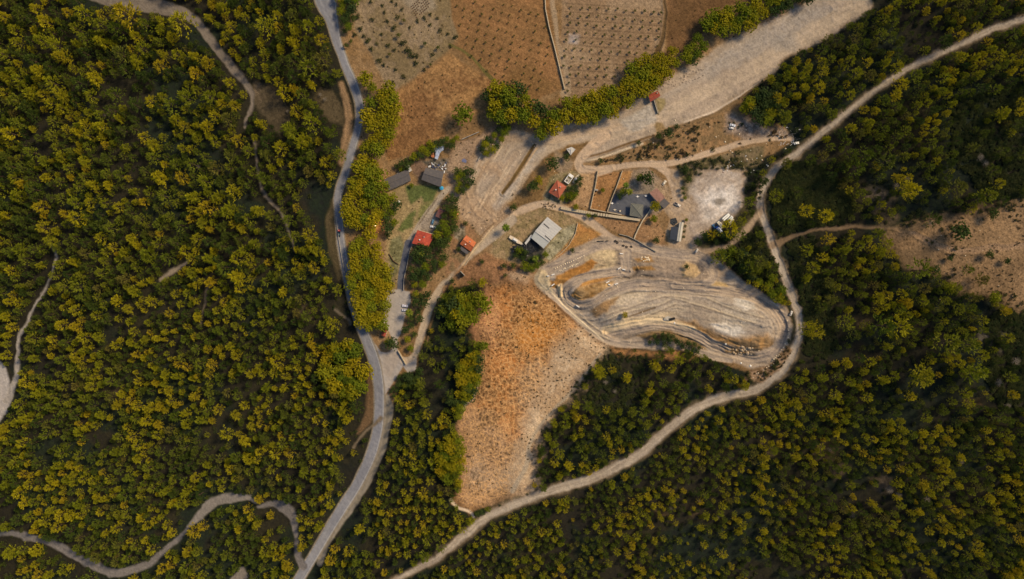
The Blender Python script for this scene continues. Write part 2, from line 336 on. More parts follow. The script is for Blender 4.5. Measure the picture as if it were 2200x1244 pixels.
# the big dirt road on the right, its branches, other tracks through the woods
R4 = [(2370,-20,12.1),(2220,32,12.1),(2130,65,12.1),(2060,97,11.4),(2010,118,12.1),(1950,148,12.1),(1895,183,12.1),(1850,218,11.4),(1800,258,11.4),(1760,290,10.8),(1720,322,10.1),(1690,345,11.4),(1660,370,13.4),(1642,400,14.1),(1634,440,13.4),(1648,490,14.1),(1664,530,14.8),(1680,580,14.8),(1700,630,15.5),(1714,670,14.8),(1716,720,14.1),(1700,765,14.8),(1670,805,16.1),(1620,838,16.1),(1560,850,19.2),(1510,870,18.3),(1460,900,16.0),(1410,945,16.0),(1360,985,17.6),(1310,1010,19.2),(1250,1035,19.2),(1180,1055,17.6),(1100,1085,16.0),(1040,1115,16.0),(980,1165,14.4),(930,1205,12.8),(860,1240,9.6),(820,1262,7.1)]
stroke([(p[0], p[1], p[2] + 8) for p in R4], col(112,98,80), col(80,68,50), rough=9, soft=5, open_=True, margin=0, ruts=False)
stroke(R4, col(146,134,120), col(178,166,150), rough=4, soft=3, zone=Z_DIRT, streak=.4, dh=-.5, berm=.4)
def trail(p, c=col(140,124,106), z=Z_DIRT, m=3, **k):
    k.setdefault('soft', 3); stroke(p, c, rough=6, zone=z, open_=True, margin=m, berm=.2, **k)
trail([(1636,452,16),(1612,480,15),(1582,512,15),(1550,530,15),(1505,540,22)], col(150,130,108))
trail([(1662,528,18),(1700,510,10),(1740,497,9),(1800,489,8),(1880,486,6),(1960,502,10),(2010,525,14),(2080,538,16),(2200,532,16),(2370,540,16)], col(118,98,76), alpha=.8)
trail([(120,-60,60),(220,-6,30),(300,6,34),(370,22,28),(420,45,20),(455,90,18),(490,135,17),(520,170,18),(540,200,12),(541,225,8),(532,250,7),(526,272,6)], col(106,98,90))
trail([(-80,700,24),(-25,770,22),(2,800,24),(12,840,24),(2,880,22),(-30,940,20),(-100,1000,20)], col(156,150,146))
trail([(14,862,14),(30,830,12),(38,790,10),(38,750,9),(43,720,9),(60,695,7),(72,665,5),(95,620,4),(122,552,4),(100,520,3)], col(140,134,128), m=2)
trail([(-60,1150,10),(20,1146,10),(60,1155,14),(120,1172,16),(170,1198,18),(220,1222,20),(262,1230,19),(310,1214,15),(345,1190,12),(375,1165,9),(405,1132,7)], col(104,100,99), m=1)
trail([(402,1135,4),(425,1112,16),(450,1085,24),(480,1072,22),(530,1068,14),(550,1080,8)], col(112,107,103), m=1)
trail([(552,1092,6),(585,1082,14),(612,1092,24),(630,1112,20),(636,1150,9),(641,1190,13),(652,1215,18)], col(98,94,93), m=1)
trail([(480,1290,40),(515,1245,30),(520,1225,14)], col(110,104,98))
trail([(545,300,5),(552,350,5),(565,412,6),(578,432,8),(605,455,6),(620,500,5),(632,540,4)], col(112,102,90), m=1)
trail([(345,602,9),(375,580,9),(405,562,6)], col(120,110,98), m=1)
trail([(448,610,6),(440,660,5),(430,700,4)], col(96,86,74), m=1)
trail([(720,665,6),(745,685,7),(752,700,6)], col(90,82,70), m=2)
trail([(818,898,8),(785,930,6),(760,960,5)], col(100,88,72), m=1)
# tan hill top at the right edge
TAN = [(1900,505),(1960,480),(2040,468),(2090,455),(2130,445),(2200,425),(2370,400),(2370,690),(2200,668),(2130,640),(2060,618),(2012,590),(1950,570),(1915,540)]
poly(TAN, col(142,115,84), col(112,90,64), rough=16, soft=16, zone=Z_HILL, open_=True, n2=.35)
trail([(1960,500,8),(2010,525,12),(2080,540,14),(2150,530,14),(2370,520,14)], col(146,120,94), Z_HILL, alpha=.7)
f1, f2 = worley(UU, VV, 9, 52); w_, d = sdist(TAN, 9)
k = (f1[w_] < 1.6) * sm(0, 8, d); CC[w_] *= (1 - .45 * k)[..., None]
poly([(1930,540),(2000,530),(2010,580),(1960,590)], col(104,86,64), rough=10, soft=12, alpha=.8)
for (x, y, r, cc_) in [(1890,430,34,(96,84,70)),(2110,345,20,(104,88,70)),(1650,965,20,(110,94,72)),(1420,1105,16,(88,72,52)),(1850,690,24,(70,60,44)),(1900,470,26,(84,72,56)),(2040,770,14,(84,66,44)),(2090,870,16,(80,64,44)),(1770,970,30,(84,72,52)),(1900,1040,26,(80,70,58)),(1490,1100,18,(72,60,46)),(230,245,26,(64,56,46)),(250,850,22,(70,60,46)),(650,670,30,(76,66,52)),(2130,730,30,(88,82,72)),(1800,1010,26,(86,74,60)),(90,540,22,(62,54,42))]:
    poly([(x - r, y - r * .5), (x, y - r * .8), (x + r, y - r * .3), (x + r * .8, y + r * .6), (x - r * .3, y + r * .7)], col(*cc_), rough=14, soft=10, alpha=.8)
# islands and gardens of the valley floor
BR = col(134,106,70); BR2 = col(112,88,56)
poly([(1175,330),(1225,312),(1268,304),(1284,318),(1258,334),(1240,345),(1232,362),(1225,378),(1200,388),(1180,405),(1160,430),(1130,440),(1100,452),(1090,442),(1125,395),(1150,360)], BR, BR2, rough=4, dh=.8)
poly([(1190,320),(1235,345),(1230,362),(1205,375),(1190,355)], col(140,124,104), rough=5, soft=6, alpha=.7)
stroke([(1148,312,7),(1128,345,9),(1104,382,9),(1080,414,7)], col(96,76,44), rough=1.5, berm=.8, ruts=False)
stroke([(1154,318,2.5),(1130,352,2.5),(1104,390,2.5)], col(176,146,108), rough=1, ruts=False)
poly([(1167,420),(1180,382),(1200,372),(1232,366),(1252,376),(1246,405),(1225,432),(1205,442),(1180,442)], col(112,104,70), col(140,124,96), rough=3)
poly([(1160,436),(1180,420),(1200,432),(1200,446),(1170,448)], col(136,128,106), col(80,78,60), rough=2, nf=2)
poly([(1286,368),(1335,370),(1303,456),(1268,448)], col(162,120,78), col(140,104,66), rough=1, soft=1)
poly([(1337,368),(1392,360),(1436,400),(1444,432),(1425,450),(1400,470),(1306,455)], col(152,130,104), col(136,118,98), rough=1.5)
poly([(1337,368),(1358,368),(1352,395),(1322,412)], col(164,122,76), rough=3, soft=4)
poly([(1355,395),(1400,385),(1408,420),(1330,420)], col(128,118,104), rough=4, soft=5, alpha=.7)
poly([(1320,416),(1397,417),(1414,442),(1385,472),(1306,454)], col(98,101,108), col(88,90,97), rough=.6, soft=1, zone=Z_PARK, speck=.08)
poly([(1206,453),(1300,468),(1375,476),(1402,460),(1430,505),(1425,538),(1380,520),(1330,500),(1275,472)], col(158,124,88), col(140,108,76), rough=4)
stroke([(1180,440,15),(1215,450,17),(1250,465,17),(1285,490,18),(1310,512,20),(1345,530,24)], DIRT, rough=1.5, zone=Z_DIRT, berm=.3)
stroke([(1100,480,20),(1110,462,20),(1130,448,18),(1160,439,15),(1185,440,15)], DIRT, rough=1.5, zone=Z_DIRT, berm=.3)
SC = [(1262,343),(1292,340),(1365,312),(1412,290),(1440,270),(1500,262),(1560,240),(1625,262),(1705,292),(1640,300),(1560,320),(1480,342),(1400,352),(1290,350)]
poly(SC, col(142,112,78), col(112,92,64), rough=4, nf=2, n2=.45)
poly([(1560,243),(1600,250),(1650,275),(1690,280),(1700,296),(1600,300),(1560,285)], col(150,134,120), col(120,104,90), rough=6, soft=8, nf=2)
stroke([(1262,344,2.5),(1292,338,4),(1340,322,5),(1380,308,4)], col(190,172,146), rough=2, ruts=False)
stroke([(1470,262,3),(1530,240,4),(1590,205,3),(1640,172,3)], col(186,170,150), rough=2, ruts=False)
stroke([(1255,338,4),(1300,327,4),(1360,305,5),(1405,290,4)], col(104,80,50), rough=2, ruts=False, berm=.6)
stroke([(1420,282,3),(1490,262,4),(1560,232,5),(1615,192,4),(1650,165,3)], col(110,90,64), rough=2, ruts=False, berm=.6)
stroke([(1250,362,14),(1300,362,13),(1360,354,13),(1420,352,13),(1480,342,13),(1540,324,12),(1600,306,12),(1660,297,10),(1702,299,8)], DIRT, rough=2, zone=Z_DIRT, berm=.3)
stroke([(1300,290,26),(1272,315,22),(1250,338,20),(1243,352,18),(1250,366,16),(1275,372,16),(1310,364,14)], DIRT, rough=1.5, zone=Z_DIRT, berm=.3)
poly([(1248,372),(1285,368),(1270,448),(1240,440),(1225,445),(1245,410)], col(170,140,104), col(156,124,90), rough=3)
stroke([(1400,352,14),(1435,370,18),(1450,400,20),(1460,430,20),(1480,450,22)], DIRT, rough=3, zone=Z_DIRT)
poly([(1440,360),(1470,365),(1480,420),(1495,450),(1485,520),(1510,545),(1440,545),(1430,500),(1440,470),(1425,450),(1445,432)], col(170,150,128), col(156,134,108), rough=4, zone=Z_RIVER)
poly([(1452,355),(1540,335),(1640,310),(1640,345),(1605,370),(1560,360),(1520,368),(1500,385),(1482,425),(1470,425),(1465,385)], col(88,80,54), col(120,104,80), rough=5, nf=2, n2=.35)
LOT = [(1480,405),(1500,375),(1545,360),(1590,366),(1602,385),(1597,430),(1582,470),(1545,485),(1515,500),(1500,530),(1486,520),(1478,480),(1490,440)]
poly(LOT, col(176,162,148), col(150,134,118), rough=9, soft=10, zone=Z_LOT, n2=.5, speck=.15)
poly([(1500,420),(1540,410),(1570,400),(1590,425),(1580,462),(1545,482),(1510,480),(1498,450)], col(208,200,192), col(180,168,156), rough=10, soft=14, alpha=.9)
w_, d = sdist(LOT, 4); al = UU[w_] * .8 - VV[w_] * .6; ac = UU[w_] * .6 + VV[w_] * .8
stn = vnoise(al + WX[w_] * 6, ac * 3.2 + WY[w_] * 10, 13, 83); CC[w_] *= (1 + (stn - .5) * .5 * sm(0, 10, d))[..., None]; HT[w_] += (stn - .5) * .5 * sm(0, 10, d)
poly([(1530,432),(1545,425),(1562,430),(1548,440),(1535,442)], col(110,102,90), rough=4, soft=4, alpha=.8)
poly([(1496,522),(1530,490),(1570,476),(1600,440),(1632,450),(1600,488),(1560,523),(1510,535)], col(70,64,42), rough=4, alpha=.9)
YARD = [(1062,495),(1110,462),(1165,446),(1215,458),(1245,475),(1290,500),(1230,528),(1180,562),(1150,582),(1050,560)]
poly(YARD, col(148,126,94), col(118,104,72), rough=4, nf=2, n2=.4)
poly([(1205,490),(1240,480),(1232,510),(1200,540),(1180,560),(1160,545),(1180,525)], col(156,148,120), col(124,118,92), rough=3, nf=2)
poly([(1241,478),(1292,502),(1270,520),(1210,545),(1180,566),(1200,542),(1232,512)], col(172,122,70), col(150,112,64), rough=4)
poly([(1120,520),(1145,515),(1170,535),(1160,560),(1130,575),(1100,535),(1110,525)], col(52,54,52), col(90,84,74), rough=4, nf=2, n2=.3)
# dirt road B (south-west of the yard)
stroke([(868,775,14),(882,772,14),(893,760,13),(898,742,14),(906,715,16),(914,690,17),(925,655,18),(947,620,17),(970,595,15),(995,567,14),(1018,543,15),(1048,516,19),(1078,492,22),(1100,472,20)], col(162,146,126), rough=1.2, zone=Z_DIRT, open_=True, berm=.3, streak=.25)
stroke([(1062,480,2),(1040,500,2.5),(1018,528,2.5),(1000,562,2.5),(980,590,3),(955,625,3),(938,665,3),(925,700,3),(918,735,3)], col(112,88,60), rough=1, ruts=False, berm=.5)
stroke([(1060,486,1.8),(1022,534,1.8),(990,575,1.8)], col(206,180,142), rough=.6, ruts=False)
poly([(985,470),(1010,478),(1030,505),(1010,540),(985,575),(965,590),(955,600),(960,540),(975,500)], col(140,108,78), col(118,98,70), rough=4, nf=2)
poly([(975,490),(1000,485),(1000,505),(988,520),(975,510)], col(150,138,118), col(96,88,70), rough=4, nf=2)
# the dry hill with its net of animal tracks
HILL = [(985,575),(1040,545),(1080,560),(1110,565),(1148,588),(1152,610),(1185,640),(1240,690),(1308,742),(1235,830),(1200,872),(1165,925),(1150,1000),(1137,1055),(1060,1080),(1010,1105),(968,1080),(985,1040),(982,890),(1015,850),(1033,760),(1013,690),(1045,620),(1000,610),(960,620),(945,650),(950,620)]
poly(HILL, col(146,112,78), col(122,92,64), rough=8, soft=6, zone=Z_HILL, dh=1.6, hs=30)
OR = [(1050,620),(1090,610),(1150,620),(1200,660),(1245,700),(1200,735),(1170,800),(1135,880),(1115,960),(1090,1000),(1040,1020),(1010,960),(1000,890),(1035,850),(1048,760),(1025,690)]
poly(OR, col(164,108,58), col(124,88,54), rough=14, soft=14, n2=.6)
poly([(1020,640),(1060,625),(1080,680),(1060,740),(1030,760),(1015,700)], col(160,116,84), rough=14, soft=16, alpha=.8)
poly([(1120,660),(1200,680),(1215,720),(1160,770),(1110,740)], col(176,116,48), rough=14, soft=18, alpha=.7)
poly([(985,870),(1015,855),(1030,900),(1035,980),(1060,1040),(1060,1085),(1000,1085),(985,1050)], col(176,138,102), rough=10, soft=12, alpha=.8)
PS = [(1240,695),(1308,745),(1235,830),(1165,925),(1140,1050),(1085,1060),(1105,960),(1128,880),(1165,800),(1190,745)]
poly(PS, col(184,162,134), col(160,136,108), rough=18, soft=26, n2=.5)
poly([(1000,900),(1040,880),(1090,930),(1120,1000),(1130,1050),(1060,1078),(1000,1080),(990,980)], col(154,134,110), col(122,98,72), rough=16, soft=22, alpha=.7)
poly([(1120,800),(1160,770),(1180,800),(1150,870),(1120,920),(1100,870)], col(176,148,116), rough=16, soft=20, alpha=.6)
w_, d = sdist(HILL, 5)
xx = UU[w_] + WX[w_] * 9; yy = VV[w_] + WY[w_] * 9
inp = np.zeros(UU.shape); w2, d2 = sdist(PS, 8); inp[w2] = sm(-10, 10, d2)
for cell, sx, amt, sd_ in ((9.5, 1.0, .62, 61), (15, .75, .6, 62), (7, 1.2, .3, 63)):
    f1, f2 = worley(xx * sx, yy * (2 - sx), cell, sd_)
    net = np.exp(-((f2 - f1) / 1.15) ** 2) * sm(2, 14, d) * (1 - .75 * inp[w_]) * sm(.3, .5, N1[w_] + .15) * sm(600, 650, VV[w_])
    blend(w_, net * amt, col(206,160,106)); HT[w_] -= net * .12
    core = sm(cell * .34, cell * .1, f1) * sm(2, 14, d) * (1 - .9 * inp[w_]) * sm(.42, .6, vnoise(xx, yy, 30, 64))
    CC[w_] *= (1 - core * .4)[..., None]
stroke([(1100,1055,10),(1130,1000,10),(1140,950,8),(1160,915,7),(1200,870,6),(1240,825,6),(1290,760,6)], col(150,138,120), rough=3, alpha=.8, ruts=False)
stroke([(990,890,5),(1000,870,5),(1018,852,4),(1030,800,3)], col(190,172,150), rough=3, alpha=.8, ruts=False)
stroke([(968,1075,6),(985,1092,6),(1010,1100,6),(1018,1110,5)], col(200,180,156), rough=2, ruts=False)
poly([(985,575),(1040,545),(1080,560),(1140,585),(1110,600),(1050,612),(1000,605)], col(138,102,72), col(112,84,58), rough=6, soft=8, nf=2, n2=.4)
poly([(1085,590),(1130,580),(1150,592),(1130,606),(1095,600)], col(160,136,110), rough=8, soft=8, alpha=.8)
# motocross circuit
MOTO = [(1148,600),(1158,575),(1230,535),(1290,508),(1340,512),(1430,530),(1500,538),(1540,556),(1590,600),(1640,630),(1690,662),(1702,700),(1695,740),(1660,790),(1625,795),(1570,775),(1510,762),(1460,752),(1400,752),(1330,745),(1290,725),(1240,690),(1190,645),(1152,612)]
poly(MOTO, col(162,148,132), col(150,134,116), rough=3, zone=Z_TRACK, dh=-.8, hs=14, speck=.15)
w_, d = sdist(MOTO, 3)
xx = UU[w_]; yy = VV[w_] + 12 * np.sin((UU[w_] - 1300) / 90) + WY[w_] * 8
stn = vnoise(xx + WX[w_] * 5, yy * 7.5, 44, 84) * .55 + vnoise(xx, yy * 6, 22, 85) * .45
CC[w_] *= (1 + (stn - .5) * .38 * sm(0, 8, d))[..., None]; HT[w_] += (stn - .5) * 1.3 * sm(0, 8, d) + 6.0 * sm(0, 60, d)
poly([(1300,520),(1400,532),(1520,545),(1560,585),(1540,615),(1440,612),(1380,605),(1320,590)], col(138,120,102), col(120,106,92), rough=10, soft=12, alpha=.75)
poly([(1255,545),(1300,530),(1330,540),(1320,570),(1290,585),(1262,580)], col(190,170,134), col(168,148,118), rough=6, soft=6)
poly([(1300,640),(1340,625),(1390,620),(1385,645),(1330,660)], col(190,174,150), rough=8, soft=8, alpha=.8)
poly([(1430,640),(1500,640),(1580,640),(1650,670),(1670,700),(1600,715),(1530,705),(1450,690)], col(150,138,124), rough=8, soft=10, alpha=.7)
poly([(1440,650),(1520,660),(1560,690),(1520,700),(1440,682)], col(168,152,130), col(136,122,106), rough=12, soft=12, alpha=.7)
poly([(1300,700),(1360,680),(1440,668),(1450,680),(1380,695)], col(190,168,132), rough=8, soft=8, alpha=.7)
poly([(1532,698),(1560,694),(1590,700),(1597,714),(1575,724),(1545,712)], col(196,188,176), rough=6, soft=5, alpha=.9)
poly([(1580,632),(1610,645),(1622,662),(1600,668),(1578,655)], col(188,180,168), rough=6, soft=6, alpha=.9)
poly([(1640,640),(1670,655),(1672,685),(1655,665)], col(176,174,166), rough=4, soft=5, alpha=.8)
poly([(1545,705),(1560,660),(1620,668),(1630,690),(1600,705)], col(176,164,146), rough=8, soft=8, alpha=.5)
OI = col(168,122,66); OI2 = col(140,106,62)
poly([(1450,688),(1490,690),(1530,712),(1590,728),(1650,716),(1666,740),(1632,758),(1560,742),(1500,718),(1455,702)], col(158,122,78), col(128,104,74), rough=8, soft=7, dh=.9, nf=2, n2=.5)
poly([(1186,612),(1196,592),(1240,572),(1272,556),(1284,566),(1262,588),(1222,602),(1200,622)], OI, col(150,104,52), rough=3, soft=3, dh=.8)
poly([(1240,622),(1256,604),(1290,592),(1330,582),(1330,592),(1290,606)], OI, rough=3, soft=3, dh=.8)
poly([(1222,636),(1240,618),(1290,606),(1322,604),(1300,620),(1275,640),(1245,646)], OI2, col(158,128,88), rough=3, soft=3, dh=1)
poly([(1268,668),(1296,648),(1330,636),(1322,652),(1296,672),(1280,682)], OI2, rough=4, soft=5, alpha=.8, dh=.6)
poly([(1350,575),(1400,572),(1408,580),(1350,583)], OI2, rough=3, soft=3, dh=.5)
poly([(1462,572),(1475,562),(1498,570),(1505,586),(1494,596),(1468,596)], col(178,150,110), rough=2, soft=3, dh=1.2)
poly([(1525,600),(1560,608),(1572,624),(1520,620)], col(172,146,104), rough=3, soft=4, dh=.5)
poly([(1365,555),(1400,552),(1405,562),(1370,564)], OI2, rough=4, soft=4)
poly([(1182,600),(1195,606),(1198,618),(1184,618)], OI, rough=3, soft=3)
TR = col(140,127,115); TR2 = col(182,162,138)
def track(p, c=TR, b=.4): stroke(p, c, TR2, rough=1.5, zone=Z_TRACK, berm=b, streak=.42, freq=1.7)
L1 = [(1350,582),(1290,588),(1240,602),(1215,622),(1222,645),(1250,656),(1280,648),(1310,628),(1360,612),(1430,614),(1500,620),(1570,628),(1625,642),(1664,668),(1682,705),(1670,745),(1638,765),(1595,763),(1540,742),(1490,716),(1440,702),(1395,698),(1345,708),(1305,715)]
w_, lat, arc, hw = sstroke([(x, y, 50) for x, y in L1], 3); d_ = np.zeros(UU.shape); wm, dm_ = sdist(MOTO, 3); d_[wm] = sm(2, 16, dm_)
st = (vnoise(lat * 10 + 900, arc, 52, 91) * .5 + vnoise(lat * 10 + 900, arc * .7, 27, 92) * .5 - .5) * 2
kk = d_[w_] * sm(34, 14, np.abs(lat)); CC[w_] *= (1 + st * .34 * kk * (.25 + 1.3 * sm(.42, .62, N1[w_])))[..., None]; HT[w_] += st * 1.2 * kk
cb = 2.6 * sm(0, 1, .5 + .5 * np.cos(lat / 44 * 3.14)); HT[w_] += -cb * kk * .5
track([(1168,600,18),(1175,582,18),(1210,566,18),(1262,540,17),(1310,526,18),(1380,535,20),(1450,548,22),(1500,552,22),(1528,576,20),(1530,600,18),(1500,612,16),(1450,612,14)])
track([(1350,582,20),(1290,588,19),(1240,602,19),(1215,622,20),(1222,645,20),(1250,656,20),(1280,648,19),(1310,628,19),(1360,612,20),(1430,614,20),(1500,620,18),(1570,628,20),(1625,642,20),(1664,668,20),(1682,705,20),(1670,745,20),(1638,765,21),(1595,763,22),(1540,742,20),(1490,716,20),(1440,702,20),(1395,698,20),(1345,708,22),(1305,715,22)])
track([(1182,628,18),(1205,650,16),(1240,682,16),(1280,716,16),(1320,736,16),(1370,742,14),(1430,736,13),(1470,750,13),(1530,768,12),(1570,775,10)], col(140,128,116))
track([(1345,545,24),(1345,580,22)], TR, .3)
poly([(1150,590),(1160,578),(1172,580),(1182,600),(1188,628),(1168,622),(1150,608)], col(182,164,132), rough=2, soft=3, dh=1.0)
poly([(1196,612),(1208,608),(1210,636),(1202,642)], col(222,194,150), rough=2, soft=2, dh=1.4)
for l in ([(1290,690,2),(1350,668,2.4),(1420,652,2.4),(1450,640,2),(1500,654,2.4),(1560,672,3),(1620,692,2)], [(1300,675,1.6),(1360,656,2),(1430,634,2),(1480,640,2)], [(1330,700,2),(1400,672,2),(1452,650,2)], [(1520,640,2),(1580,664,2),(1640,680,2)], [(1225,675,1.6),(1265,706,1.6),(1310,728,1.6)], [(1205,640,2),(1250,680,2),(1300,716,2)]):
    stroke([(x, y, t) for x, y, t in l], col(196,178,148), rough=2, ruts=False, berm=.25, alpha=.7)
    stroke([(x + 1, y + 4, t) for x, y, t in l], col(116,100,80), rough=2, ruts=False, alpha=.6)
stroke([(1352,680,1.6),(1380,670,3),(1408,661,2)], col(90,66,30), rough=.8, ruts=False)
stroke([(1300,708,16),(1345,696,18),(1395,688,16),(1440,692,12),(1490,706,8)], col(206,184,148), rough=3, soft=4, alpha=.75, berm=.4)
stroke([(1165,612,2),(1185,628,1.5),(1215,660,2),(1250,690,2),(1295,730,2)], col(216,198,164), rough=1, ruts=False)
stroke([(1296,714,10),(1340,700,6)], col(204,180,144), rough=2, alpha=.6)
poly([(1365,722),(1400,712),(1440,710),(1500,735),(1520,752),(1490,748),(1440,730),(1390,732)], col(120,98,68), rough=4, dh=.8)
poly([(1560,745),(1600,750),(1625,762),(1590,765),(1560,755)], col(196,172,140), col(120,98,70), rough=5, nf=2)
poly([(1610,795),(1650,785),(1690,745),(1704,750),(1680,790),(1640,822),(1600,815)], col(146,120,94), col(110,88,64), rough=4, nf=2)
poly([(1310,745),(1400,758),(1460,752),(1500,765),(1480,775),(1400,768),(1330,765)], col(142,104,66), rough=5, soft=6)
# gentle bumps of open soil
HT += np.where(OPEN, (N2 - .5) * .5 + (N4 - .5) * .12, (N2 - .5) * .6)
for (x, y, r, dd) in [(1340,130,0,0)]: pass
CC = np.clip(CC, .012, .75)

def gidx(u, v):
    x = min(max((u - U0) / Q, 0), NU - 1.001); y = min(max((v - V0) / Q, 0), NV - 1.001); i, j = int(x), int(y); return i, j, x - i, y - j
def gh(u, v):
    i, j, a, b = gidx(u, v)
    return float((HT[j, i] * (1 - a) + HT[j, i + 1] * a) * (1 - b) + (HT[j + 1, i] * (1 - a) + HT[j + 1, i + 1] * a) * b)
def atz(u, v, z):                 # point of the plan (u, v) at absolute height z
    k = 1 - z / H; return Vector(((u - 1100) * S * k, -(v - 622) * S * k, z))
def P(u, v, dz=0.0): return atz(u, v, gh(u, v) + dz)
def is_open(u, v):
    i, j, a, b = gidx(u, v); return bool(OPEN[j, i])

# ------------------------------------------------------------------ ground material and zone meshes
def soil_mat(name, rough=.95, nscale=1.2, amt=.35, bump=.35):
    m, n, b = node_mat(name)
    at = n.nodes.new('ShaderNodeAttribute'); at.attribute_name = 'soil'
    tc = n.nodes.new('ShaderNodeTexCoord')
    nz = n.nodes.new('ShaderNodeTexNoise'); nz.inputs['Scale'].default_value = nscale; nz.inputs['Detail'].default_value = 8
    n.links.new(tc.outputs['Object'], nz.inputs['Vector'])
    rr = n.nodes.new('ShaderNodeMapRange'); rr.inputs['From Min'].default_value = .3; rr.inputs['From Max'].default_value = .7
    rr.inputs['To Min'].default_value = 1 - amt; rr.inputs['To Max'].default_value = 1 + amt
    n.links.new(nz.outputs['Fac'], rr.inputs['Value'])
    mx = n.nodes.new('ShaderNodeVectorMath'); mx.operation = 'SCALE'
    n.links.new(at.outputs['Color'], mx.inputs[0]); n.links.new(rr.outputs['Result'], mx.inputs['Scale'])
    n.links.new(mx.outputs[0], b.inputs['Base Color']); b.inputs['Roughness'].default_value = rough
    b.inputs['Specular IOR Level'].default_value = .1
    bp = n.nodes.new('ShaderNodeBump'); bp.inputs['Strength'].default_value = bump; bp.inputs['Distance'].default_value = .35
    n.links.new(nz.outputs['Fac'], bp.inputs['Height']); n.links.new(bp.outputs['Normal'], b.inputs['Normal'])
    return m
K = 1 - HT / H
XYZ = np.stack([(UU - 1100) * S * K, -(VV - 622) * S * K, HT], -1).reshape(-1, 3)
CF = np.concatenate([CC, np.ones((NV, NU, 1))], -1).reshape(-1, 4)
jj, ii = np.mgrid[0:NV - 1, 0:NU - 1]; q0 = (jj * NU + ii)
QUADS = np.stack([q0, q0 + NU, q0 + NU + 1, q0 + 1], -1).reshape(-1, 4)
FZ = ZN[:-1, :-1].reshape(-1)
def zone_mesh(name, z, mat, label, extra=None):
    q = QUADS[np.isin(FZ, z)]
    used = np.unique(q); mp = np.zeros(NU * NV, np.int64); mp[used] = np.arange(len(used)); q = mp[q]
    vv = XYZ[used]; cf = CF[used]
    if extra is not None:
        ev, ef, ec = extra; q = np.concatenate([q, ef + len(vv)]); vv = np.concatenate([vv, ev]); cf = np.concatenate([cf, ec])
    me = bpy.data.meshes.new(name); me.vertices.add(len(vv)); me.vertices.foreach_set('co', vv.astype(np.float32).ravel())
    me.loops.add(len(q) * 4); me.loops.foreach_set('vertex_index', q.astype(np.int32).ravel())
    me.polygons.add(len(q)); me.polygons.foreach_set('loop_start', np.arange(0, len(q) * 4, 4, dtype=np.int32))
    me.update(calc_edges=True)
    a = me.attributes.new('soil', 'FLOAT_COLOR', 'POINT'); a.data.foreach_set('color', cf.astype(np.float32).ravel())
    me.polygons.foreach_set('use_smooth', np.ones(len(q), bool)); me.materials.append(mat)
    o = bpy.data.objects.new(name, me); COL.objects.link(o); tag(o, label, name.replace('_', ' ')[:24], kind='structure'); return o
# far ground: rings that carry the sheet out to the horizon
ring = []
per = [(u, V0) for u in np.linspace(U0, U1, 60)][:-1] + [(U1, v) for v in np.linspace(V0, V1, 40)][:-1] + [(u, V1) for u in np.linspace(U1, U0, 60)][:-1] + [(U0, v) for v in np.linspace(V1, V0, 40)][:-1]
per = [(float(a), float(b)) for a, b in per]; n_ = len(per); ev = []; ec = []
for f, drop in ((.999, 1.2), (1.25, 0), (2, 10), (6, 60), (30, 20)):
    for a, b in per:
        h_ = gh(a, b); p = atz(a, b, h_); k = f
        z = h_ - drop if f < 1 else (h_ * (1 if f < 3 else .6) + 14 * math.sin(a * .01 * f) * (f > 1.5) + (18 if f > 1.1 else 0) * (f < 20))
        ev.append((p.x * k, p.y * k, z)); ec.append((.06, .055, .035, 1))
ef = []
for r_ in range(4):
    for i in range(n_):
        j = (i + 1) % n_; ef.append((r_ * n_ + i, r_ * n_ + j, (r_ + 1) * n_ + j, (r_ + 1) * n_ + i))
soil = soil_mat('soil'); asph = soil_mat('asphalt', .9, 2.5, .12, .1); dirtm = soil_mat('dirt', .95, 1.0, .16, .5)
zone_mesh('ground', [Z_GROUND], soil, 'brown and green woodland ground and bare slopes between the roads and fields', (np.array(ev), np.array(ef), np.array(ec)))
zone_mesh('road', [Z_ROAD], asph, 'blue grey asphalt road winding from the top edge to the bottom edge')
zone_mesh('dirt_road', [Z_DIRT], dirtm, 'pale dirt tracks winding through the pine woods')
zone_mesh('riverbed', [Z_RIVER], dirtm, 'broad bare band of pale grey earth running to the upper right')
zone_mesh('parking_area', [Z_PARK], asph, 'paved car park and gravel apron beside the asphalt road')
zone_mesh('field', [Z_FIELD], soil, 'brown dry fields at the top of the picture')
zone_mesh('orange_orchard_soil', [Z_ORANGE], soil, 'orange soil of the sapling orchard left of the long thin wall')
zone_mesh('sandy_orchard_soil', [Z_SANDY], soil, 'pale sandy soil of the orchard right of the long thin wall')
zone_mesh('motocross_track', [Z_TRACK], dirtm, 'looping rutted dirt circuit in grey and tan earth')
zone_mesh('dry_hillside', [Z_HILL], soil, 'orange and tan dry slopes netted with animal trails')
zone_mesh('lawn', [Z_LAWN], soil, 'patchy green and tan lawn beside the grey roofed sheds')
zone_mesh('gravel_lot', [Z_LOT], dirtm, 'whitish scraped gravel lot beside the trucks')
